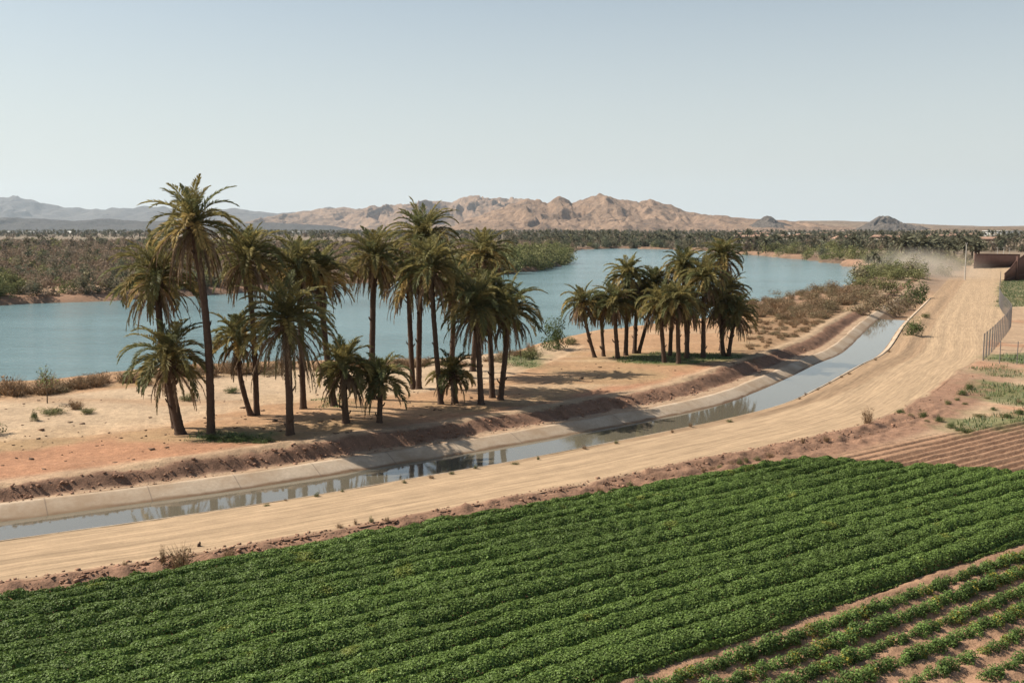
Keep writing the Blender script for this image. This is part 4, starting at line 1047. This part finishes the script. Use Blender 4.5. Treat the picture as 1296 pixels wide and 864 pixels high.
# --- tree belts toward the mountains (masses)
def belt(n, x0, x1, y0, y1, edge_lo):
    px = g.uniform(x0, x1, n); iy = g.uniform(1 / (y1 - 289.5), 1 / (y0 - 289.5), n); py = 289.5 + 1 / iy
    P = np.array([at(a, b, 0.4) for a, b in zip(px, py)])
    return P, px, py
def mass(name, label, P, var, mt, size, hs=(.8, 1.3)):
    sc = np.c_[size, size * g.uniform(*hs, len(P))]; V, F, C = many(var, P - (0, 0, .3), sc, g.uniform(0, 6, len(P))); o = mk(name, V, F, mt, col=C); tag(o, label, 'trees', None, 'stuff')
P, px, py = belt(9000, -120, 1420, 293.6, 310, 0)
lim = np.interp(px, [-120, 200, 420, 640, 740, 860, 940, 1060, 1150, 1420], [301, 301, 303, 306, 309, 309, 313, 313, 309, 306])
kp = (py < lim) & (sdf(P[:, 0], P[:, 1], RIVER) > 4) & (fbm(P[:, 0] * .008, P[:, 1] * .008, 431) > np.where(px < 800, .22, .40))
P = P[kp]; isp = g.random(len(P)) < .35
mass('far_trees', 'dark tree belt below the mountains', P[~isp], TLO, M_dull, g.uniform(2.0, 4.2, (~isp).sum()))
mass('far_palms', 'far palm groves in the tree belt below the mountains', P[isp], PLO, M_dull, g.uniform(2.2, 3.6, isp.sum()), (.9, 1.2))
# dense grove right across the head of the river and above the right bank
px = g.uniform(640, 1300, 1500); py = np.where(px < 930, g.uniform(304, 313.4, 1500), g.uniform(304, 320, 1500))
P = np.array([at(a, b, 0.3) for a, b in zip(px, py)]); yl = np.interp(px, [640, 740, 850, 940, 1060, 1300], [309, 313.5, 314.5, 318, 326, 322])
kp = (sdf(P[:, 0], P[:, 1], RIVER) > 1.5) & (py < yl) & ((px < 900) | (fbm(P[:, 0] * .01, P[:, 1] * .01, 437) > .42)); P = P[kp]; isp = g.random(len(P)) < .5
vis = np.where(isp)[0][:150]; vt = np.where(~isp)[0][:150]
for i in vis:
    s_ = g.uniform(6.5, 10) / 3.2; tag(mo('palm_tree', MPLO[g.integers(0, 4)], P[i] - (0, 0, .3), g.uniform(0, 6), (s_ * 1.35, s_ * 1.35, s_)), 'small far palm in the grove across the head of the river', 'palm tree', 'palms across the head of the river')
for i in vt:
    s_ = g.uniform(1.9, 3.6); tag(mo('far_tree', MTLO[g.integers(0, 4)], P[i] - (0, 0, .3), g.uniform(0, 6), (s_, s_, s_ * g.uniform(.8, 1.2))), 'dark far tree in the grove across the head of the river', 'tree', 'trees across the head of the river')
rest = np.setdiff1d(np.arange(len(P)), np.r_[vis, vt]); mass('far_trees', 'remaining dark trees of the grove beyond the river head', P[rest], TLO, M_dull, g.uniform(1.9, 3.6, len(rest)))

k = 0
while k < 110:                                       # growth right down to the water
    px = g.uniform(725, 1092); yb = np.interp(px, [725, 738, 780, 845, 900, 940, 1000, 1060, 1078, 1092], [319, 315.8, 314.5, 315.5, 318, 322.5, 327, 334, 339, 346]); py = yb - g.uniform(.15, 1.6)
    P = at(px, py, RZ + .6)
    if sdf(P[:1], P[1:2], RIVER)[0] < .3 or (k > 60 and fbm(np.array([px * .03]), np.array([.5]), 441)[0] < .45): 
        k += .2; continue
    s_ = g.uniform(1.6, 3.4) * (1.2 if px < 900 else .9); gr = g.random() < (.25 if px < 900 else .6)
    o = mo('bank_bush', (MOLO if gr else MTLO)[g.integers(0, 4)], (P[0], P[1], gz(P[0], P[1]) - .3), g.uniform(0, 6), (s_, s_, s_ * g.uniform(.7, 1.1))); k += 1
    tag(o, 'olive green bush at the water line of the river head' if gr else 'dark bush at the water line of the river head', 'bush', 'olive bushes at the river head' if gr else 'dark bushes at the river head')
# ------------------------------------------------------------------ far houses
M_wall = plain('pale_render', (.50, .43, .36), .9, .15, .4); M_roof = plain('clay_roof', (.36, .22, .155), .9, .2, .5); M_white = plain('white_render', (.70, .68, .64), .8, .08, .5); M_dark = plain('dark_glass', (.05, .05, .055), .3, .2, 1.)
def house_mesh(w, d, h, kind):
    wl_, rf, wi = MB(), MB(), MB()
    wl_.box((0, 0, h / 2), (w, d, h))
    if kind: 
        e = .5; V = [(-w / 2 - e, -d / 2 - e, h), (w / 2 + e, -d / 2 - e, h), (w / 2 + e, d / 2 + e, h), (-w / 2 - e, d / 2 + e, h), (-w / 2 + d / 3, 0, h + d * .28), (w / 2 - d / 3, 0, h + d * .28)]
        rf.add(V, [(0, 1, 5, 4), (2, 3, 4, 5), (3, 2, 1, 0)]); rf.add([V[1], V[2], V[5], V[5], V[3], V[0], V[4], V[4]], [(0, 1, 2, 3), (4, 5, 6, 7)])
    else: rf.box((0, 0, h + .2), (w + .6, d + .6, .4))
    nw = max(2, int(w / 4))
    for k in range(nw): wi.box((-w / 2 + (k + .5) * w / nw, -d / 2 - .03, h * .55), (1.3, .1, 1.3))
    return wl_, rf, wi
HM = []
for k, (w, d, h, kd, wm, rm) in enumerate([(14, 9, 3.4, 1, M_wall, M_roof), (20, 11, 3.8, 1, M_wall, M_roof), (26, 12, 4.5, 0, M_white, M_white), (16, 10, 3.6, 0, M_wall, M_wall)]):
    a, b, c = house_mesh(w, d, h, kd); HM.append([('wall', a.build('wall', wm, link=False)), ('roof', b.build('roof', rm, link=False)), ('window', c.build('window', M_dark, link=False))])
def house(k, px, py, label, group=None, s_=1.0):
    P = at(px, py, .3); rt = empty('house', (P[0], P[1], .0), g.uniform(-.5, .5)); rt.scale = (s_, s_, s_); tag(rt, label, 'house', group)
    for nm, me in HM[k]: mo(nm, me, parent=rt)
for i in range(30):
    px = g.uniform(930, 1240); py = g.uniform(297.5, 311)
    house([0, 1, 0, 3, 1][i % 5], px, py, 'small tan roofed house among the trees of the far town' if i % 5 != 3 else 'small flat roofed house among the trees of the far town', 'tan houses of the far town' if i % 5 != 3 else 'flat roofed houses of the far town', 1.05)
house(2, 1006, 299.5, 'long white flat roofed building above the right river bank', None, 1.3); house(2, 1268, 300, 'long white shed with pale roof on the rise at the right edge', None, 2.0)
house(1, 1252, 312, 'tan roofed house just left of the shed rise beyond the brown wall')
for i, px in enumerate((18, 45, 70, 98, 150, 380, 396, 415)):
    house(2, px, 296 + (i % 2) * .3, 'tiny white building at the foot of the far left mountains', 'white buildings under the far mountains', 1.5)

# ------------------------------------------------------------------ pole, brown wall, mesh fence
M_metal = plain('galvanised_steel', (.20, .185, .175), .55, .15, 4., .5, .4); M_rust = plain('rusted_steel', (.115, .060, .045), .85, .35, .8); M_pole = plain('weathered_pole', (.46, .42, .36), .8, .15, 3.)
P = at(1221, 354, -.7); hp = 46 / (FPX / P[1])
rt = empty('utility_pole', (P[0], P[1], gz(P[0], P[1]))); tag(rt, 'tall pale pole standing in the dust at the end of the road', 'pole')
mb = MB(); mb.tube([(0, 0, 0), (0, 0, hp * .5), (0.02, 0, hp)], [.17, .14, .10], 10); mb.build('shaft', M_pole, rt)
mb = MB(); mb.box((0, 0, hp - .15), (.5, .12, .12)); mb.box((.22, 0, hp + .02), (.08, .08, .22)); mb.box((-.22, 0, hp + .02), (.08, .08, .22)); mb.build('crossarm', M_pole, rt)
for px, py, h in ((1262, 327, 12), (1270, 327, 12), (1277, 327, 11)):
    P = at(px, py, -.5); hh = h / (FPX / P[1]); mb = MB(); mb.tube([(0, 0, 0), (0, 0, hh * .6), (0, 0, hh)], [.16, .14, .11], 8); mb.box((0, 0, hh - .3), (1.2, .14, .14))
    o = mb.build('utility_pole', M_pole); o.location = (P[0], P[1], gz(P[0], P[1])); tag(o, 'short distant pole above the far brown wall', 'pole', 'distant poles above the brown wall')
def steel_wall(name, label, tops, foot_py, extra):
    """a wall of close-set steel bollards from pixel columns: (px, top_py, foot_py)"""
    pts = []
    for px, tp, fp in tops:
        B = at(px, fp, -.7); T = at_depth(px, tp, B[1]); pts.append((B[0], B[1], T[2]))
    base = (pts[0][0], pts[0][1], -.75); rt = empty(name, base); tag(rt, label, 'wall')
    pn, ps = MB(), []
    for a, b in zip(pts[:-1], pts[1:]):
        L = math.hypot(b[0] - a[0], b[1] - a[1]); n = max(2, int(L / .32)); ang = math.atan2(b[1] - a[1], b[0] - a[0])
        for i in range(n):
            t = (i + .5) / n; x, y, zt = [a[j] + (b[j] - a[j]) * t for j in range(3)]
            pn.box((x - base[0], y - base[1], (zt + .75) / 2), (.19, .16, zt + .75), ang)
        c = [(a[j] + b[j]) / 2 for j in range(3)]
    pn.build('bollards', M_rust, rt)
    rl = MB()
    for a, b in zip(pts[:-1], pts[1:]):
        for fr in (.22, .97):
            rl.tube([(a[0] - base[0], a[1] - base[1], (a[2] + .75) * fr), (b[0] - base[0], b[1] - base[1], (b[2] + .75) * fr)], .14, 6)
    rl.build('rail', M_rust, rt)
    for px, tp, fp in extra:
        B = at(px, fp, -.7); T = at_depth(px, tp, B[1]); pm = MB(); pm.box((B[0] - base[0], B[1] - base[1] - .2, (T[2] + .75) / 2), (.5, .4, T[2] + .75)); pm.build('post', M_rust, rt)
    return rt
steel_wall('border_wall', 'near dark rusty steel wall stepping up at the right edge behind the mesh fence', [(1271, 346, 356), (1278, 339, 355.4), (1285, 329, 355), (1296, 321, 354), (1330, 312, 352), (1380, 302, 349)], 0, [(1286, 324, 355), (1330, 308, 352)])
steel_wall('border_wall', 'far rusty steel wall with arched top showing through the dust', [(1233, 321, 339.5), (1250, 321, 339), (1266, 321.3, 338.4), (1290, 321.8, 337.6)], 0, [(1233, 320.3, 339.8)])

def wire_material():
    m, nt, b = newmat('wire_mesh'); b.inputs['Base Color'].default_value = (.13, .115, .105, 1); b.inputs['Roughness'].default_value = .6
    return m
M_wire = wire_material()
fence_px = [(1244, 457), (1250, 451), (1257, 444), (1265, 434), (1273, 424), (1279, 415), (1278.5, 409), (1274, 402), (1268, 394), (1264.5, 386), (1264.5, 378), (1265, 370), (1265.5, 362), (1266, 357)]
FP = [at(a, b, -.72) for a, b in fence_px]; fb = np.array([FP[0][0], FP[0][1], -.75])
ff = empty('mesh_fence', fb); tag(ff, 'wire mesh fence winding away along the right side of the road', 'fence'); FH = 2.6
ln_, lq = smooth_line([p[:2] for p in FP], 2.6); 
# (posts stand where panels meet)
wm = MB()
for i, p in enumerate(ln_):
    x, y = p - fb[:2]; zb = gz(p[0], p[1]) + .75; pm = MB(); pm.tube([(x, y, zb - .1), (x, y, zb + FH * .5), (x, y, zb + FH + .08)], .05, 7); pm.build('post', M_metal, ff)
    if i + 1 < len(ln_):
        x2, y2 = ln_[i + 1] - fb[:2]; zb2 = gz(*ln_[i + 1]) + .75
        for k in range(7):
            h = .05 + (FH - .05) * k / 6; wm.tube([(x, y, zb + h), (x2, y2, zb2 + h)], (.009 if k < 6 else .025), 4)
        for k in range(1, 4):
            t = k / 4; xx, yy, zz_ = x + (x2 - x) * t, y + (y2 - y) * t, zb + (zb2 - zb) * t; wm.tube([(xx, yy, zz_ + .03), (xx, yy, zz_ + FH)], .010, 4)
wm.build('wire_mesh', M_wire, ff)
# low wire fence right of the mesh fence
pts = [(1265, 461), (1287, 462), (1296, 461), (1330, 459)]
f2 = empty('wire_fence', (*at(1265, 461, -.7)[:2], -.75)); tag(f2, 'thin post and wire fence on grass at the right edge below the mesh fence', 'fence'); b2 = np.array(f2.location)
top = []
for px, py in pts:
    P = at(px, py, -.72); h = 30 / (FPX / P[1]); q_ = P - b2; q_[2] = gz(P[0], P[1]) + .75; pm = MB(); pm.tube([q_, q_ + (0, 0, h)], .045, 6); pm.build('post', M_metal, f2); top.append((q_, h))
wm = MB()
for (a, h1), (b, h2) in zip(top[:-1], top[1:]):
    for fr in (.25, .6, .93): wm.tube([a + (0, 0, h1 * fr), b + (0, 0, h2 * fr)], .014, 4)
wm.build('wire', M_wire, f2)

# ------------------------------------------------------------------ grass, clods
def grass(name, label, polys, dens, h, col, seed, z=0):
    q = np.random.default_rng(seed); Ps = []
    for poly in polys:
        p = np.array(poly); lo, hi = p.min(0), p.max(0); n = int((hi - lo).prod() * dens)
        X = q.uniform(lo, hi, (n, 2)); s_ = sdf(X[:, 0], X[:, 1], poly) + (fbm(X[:, 0] * .5, X[:, 1] * .5, seed) - .5) * 3
        Ps.append(X[(s_ < 0) & (fbm(X[:, 0] * 1.3, X[:, 1] * 1.3, seed + 3) > .42)])
    X = np.vstack(Ps); z, _ = G(X[:, 0], X[:, 1]); n = len(X); a = q.uniform(0, 6.28, n); hh = h * q.uniform(.4, 1.2, n); w = .03
    b = np.c_[X, z]; s_ = np.c_[np.cos(a), np.sin(a), a * 0] * w; ld = np.c_[np.cos(a + 1.3), np.sin(a + 1.3), a * 0] * (hh * .5)[:, None]
    V = np.stack([b - s_, b + s_, b + ld + s_ * .3 + np.c_[a * 0, a * 0, hh], b + ld - s_ * .3 + np.c_[a * 0, a * 0, hh]], 1).reshape(-1, 3)
    C = np.repeat(np.array(col) * np.exp(q.normal(0, .25, (n, 1))), 4, 0)
    o = mk(name, V, np.arange(len(V)).reshape(-1, 4), M_leaf, col=C); tag(o, label, 'grass', None, 'stuff')
gl = [p for p, a in GREENS if a > .2]
grass('grass', 'short green grass growing in patches under the palms', gl[:4], 45, .13, (.10, .15, .045), 601)
grass('grass', 'green grass patches right of the road bend', gl[4:], 22, .26, (.085, .12, .038), 603)
# clods broken off the verge and bank
q = np.random.default_rng(77); n = 3200; S_ = q.uniform(2, S112, n) ; S_ = np.where((S_ > S96 + 6) & (q.random(n) < .8), q.uniform(2, S96, n), S_); w = q.random(n)
on_bank = q.random(n) < .4
O_ = np.where(on_bank, o_bb(S_) - .4 + (o_bt(S_) - o_bb(S_) + .5) * w, o_roadR(S_) + .25 + (o_crop(S_) - o_roadR(S_)) * w)
cx = np.interp(S_, CS, CL[:, 0]) + np.interp(S_, CS, CN[:, 0]) * O_; cy = np.interp(S_, CS, CL[:, 1]) + np.interp(S_, CS, CN[:, 1]) * O_
z, _ = G(cx, cy)
cube = np.array([(x, y, z_) for z_ in (-1, 1) for x, y in ((-1, -1), (1, -1), (1, 1), (-1, 1))], float); fc = np.array([(3, 2, 1, 0), (4, 5, 6, 7), (0, 1, 5, 4), (1, 2, 6, 5), (2, 3, 7, 6), (3, 0, 4, 7)])
r_ = np.minimum(q.lognormal(-3.35, .5, n), .085); V = (cube[None] * q.uniform(.45, 1.1, (n, 8, 1)) * np.array([1.2, 1, .7])) * r_[:, None, None]
a = q.uniform(0, 6.28, n); ca, sa = np.cos(a)[:, None], np.sin(a)[:, None]
V = np.stack([V[..., 0] * ca - V[..., 1] * sa, V[..., 0] * sa + V[..., 1] * ca, V[..., 2]], -1) + np.c_[cx, cy, z + .035][:, None]
o = mk('dirt_clods', V.reshape(-1, 3), (fc[None] + (np.arange(n) * 8)[:, None, None]).reshape(-1, 4), M_soil, col=np.repeat(np.array([.30, .17, .11]) * np.exp(q.normal(0, .15, (n, 1))), 8, 0))
tag(o, 'broken dirt clods along the verge and the canal bank', 'dirt', None, 'stuff')
n = 1500; px, py = q.uniform(-40, 960, n), q.uniform(440, 612, n)
Q = np.array([at(a, b, 0) for a, b in zip(px, py)]); s_c, o_c = canal_coords(Q[:, 0].copy(), Q[:, 1].copy()); cl_ = fbm(Q[:, 0] * .15, Q[:, 1] * .15, 501)
Q = Q[(o_c > 8) & (sdf(Q[:, 0], Q[:, 1], RIVER) > 3) & (q.random(n) < cl_ * 1.6 - .3)]; n = len(Q); z, _ = G(Q[:, 0], Q[:, 1])
r_ = np.minimum(q.lognormal(-3.0, .6, n), .16); V = (cube[None] * q.uniform(.3, 1.2, (n, 8, 1)) * np.array([1.4, 1, .5])) * r_[:, None, None]
a = q.uniform(0, 6.28, n); ca, sa = np.cos(a)[:, None], np.sin(a)[:, None]
V = np.stack([V[..., 0] * ca - V[..., 1] * sa, V[..., 0] * sa + V[..., 1] * ca, V[..., 2]], -1) + np.c_[Q[:, :2], z + .01][:, None]
o = mk('litter', V.reshape(-1, 3), (fc[None] + (np.arange(n) * 8)[:, None, None]).reshape(-1, 4), M_soil, col=np.repeat(np.array([[.16, .10, .065]]) * np.exp(q.normal(0, .3, (n, 1))), 8, 0))
tag(o, 'dark crumbs and dry litter strewn over the sand under the palms', 'litter', None, 'stuff')
P = at(252, 690, -.68); mb = MB(); mb.box((0, 0, .06), (.16, .13, .15), .4, .6); mb.box((.03, .01, .15), (.07, .07, .10), .9, .5)
o = mb.build('stone', M_trunk); o.location = (P[0], P[1], gz(P[0], P[1])); tag(o, 'small dark stone lying alone on the sandy road', 'stone')

# ------------------------------------------------------------------ air: dust over the road, haze over everything
def volume_box(name, lo, hi, mat):
    bm = bmesh.new(); bmesh.ops.create_cube(bm, size=1); me = bpy.data.meshes.new(name); bm.to_mesh(me); bm.free(); me.materials.append(mat)
    o = bpy.data.objects.new(name, me); COLL.objects.link(o); lo = np.array(lo); hi = np.array(hi); o.location = (lo + hi) / 2; o.scale = hi - lo; return o
m = bpy.data.materials.new('haze'); m.use_nodes = True; nt = m.node_tree; nt.nodes.clear(); out = nt.nodes.new('ShaderNodeOutputMaterial'); pv = nt.nodes.new('ShaderNodeVolumePrincipled')
pv.inputs['Color'].default_value = (.72, .84, .95, 1); pv.inputs['Density'].default_value = HAZE_DENSITY; pv.inputs['Anisotropy'].default_value = .3
nt.links.new(pv.outputs[0], out.inputs['Volume'])
if HAZE_DENSITY > 0:
    hz = volume_box('haze', (-14000, -300, -8), (14000, 14600, 640), m); hz['kind'] = 'stuff'; hz['label'] = 'thin pale haze hanging over the valley'; hz['category'] = 'haze'
m = bpy.data.materials.new('road_dust'); m.use_nodes = True; nt = m.node_tree; nt.nodes.clear(); out = nt.nodes.new('ShaderNodeOutputMaterial'); pv = nt.nodes.new('ShaderNodeVolumePrincipled')
pv.inputs['Color'].default_value = (.86, .76, .64, 1); pv.inputs['Anisotropy'].default_value = .2
tc = nt.nodes.new('ShaderNodeTexCoord'); nz = N(nt, 'ShaderNodeTexNoise', Scale=.055, Detail=3, Roughness=.55); nt.links.new(tc.outputs['Object'], nz.inputs['Vector'])
geo = nt.nodes.new('ShaderNodeNewGeometry'); nt.links.new(geo.outputs['Position'], nz.inputs['Vector'])
ln = N(nt, 'ShaderNodeVectorMath', operation='LENGTH'); nt.links.new(tc.outputs['Object'], ln.inputs[0])
fall = N(nt, 'ShaderNodeMapRange'); nt.links.new(ln.outputs['Value'], fall.inputs[0])
for k, v in zip((1, 2, 3, 4), (.0, .5, 1., 0.)): fall.inputs[k].default_value = v
r1 = N(nt, 'ShaderNodeMapRange'); nt.links.new(nz.outputs[0], r1.inputs[0])
for k, v in zip((1, 2, 3, 4), (.36, .66, .1, 1.)): r1.inputs[k].default_value = v
mu = N(nt, 'ShaderNodeMath', operation='MULTIPLY'); f2 = N(nt, 'ShaderNodeMath', operation='POWER'); nt.links.new(fall.outputs[0], f2.inputs[0]); f2.inputs[1].default_value = 1.8
nt.links.new(f2.outputs[0], mu.inputs[0]); nt.links.new(r1.outputs[0], mu.inputs[1])
mu2 = N(nt, 'ShaderNodeMath', operation='MULTIPLY'); nt.links.new(mu.outputs[0], mu2.inputs[0]); mu2.inputs[1].default_value = .24
nt.links.new(mu2.outputs[0], pv.inputs['Density']); nt.links.new(pv.outputs[0], out.inputs['Volume'])
A = at(1212, 350, -.7)
dc = volume_box('dust_cloud', (A[0] - 26, A[1] - 32, -8), (A[0] + 9, A[1] + 42, 8), m); dc['kind'] = 'stuff'; dc['label'] = 'pale dust cloud drifting over the far end of the road'; dc['category'] = 'dust'
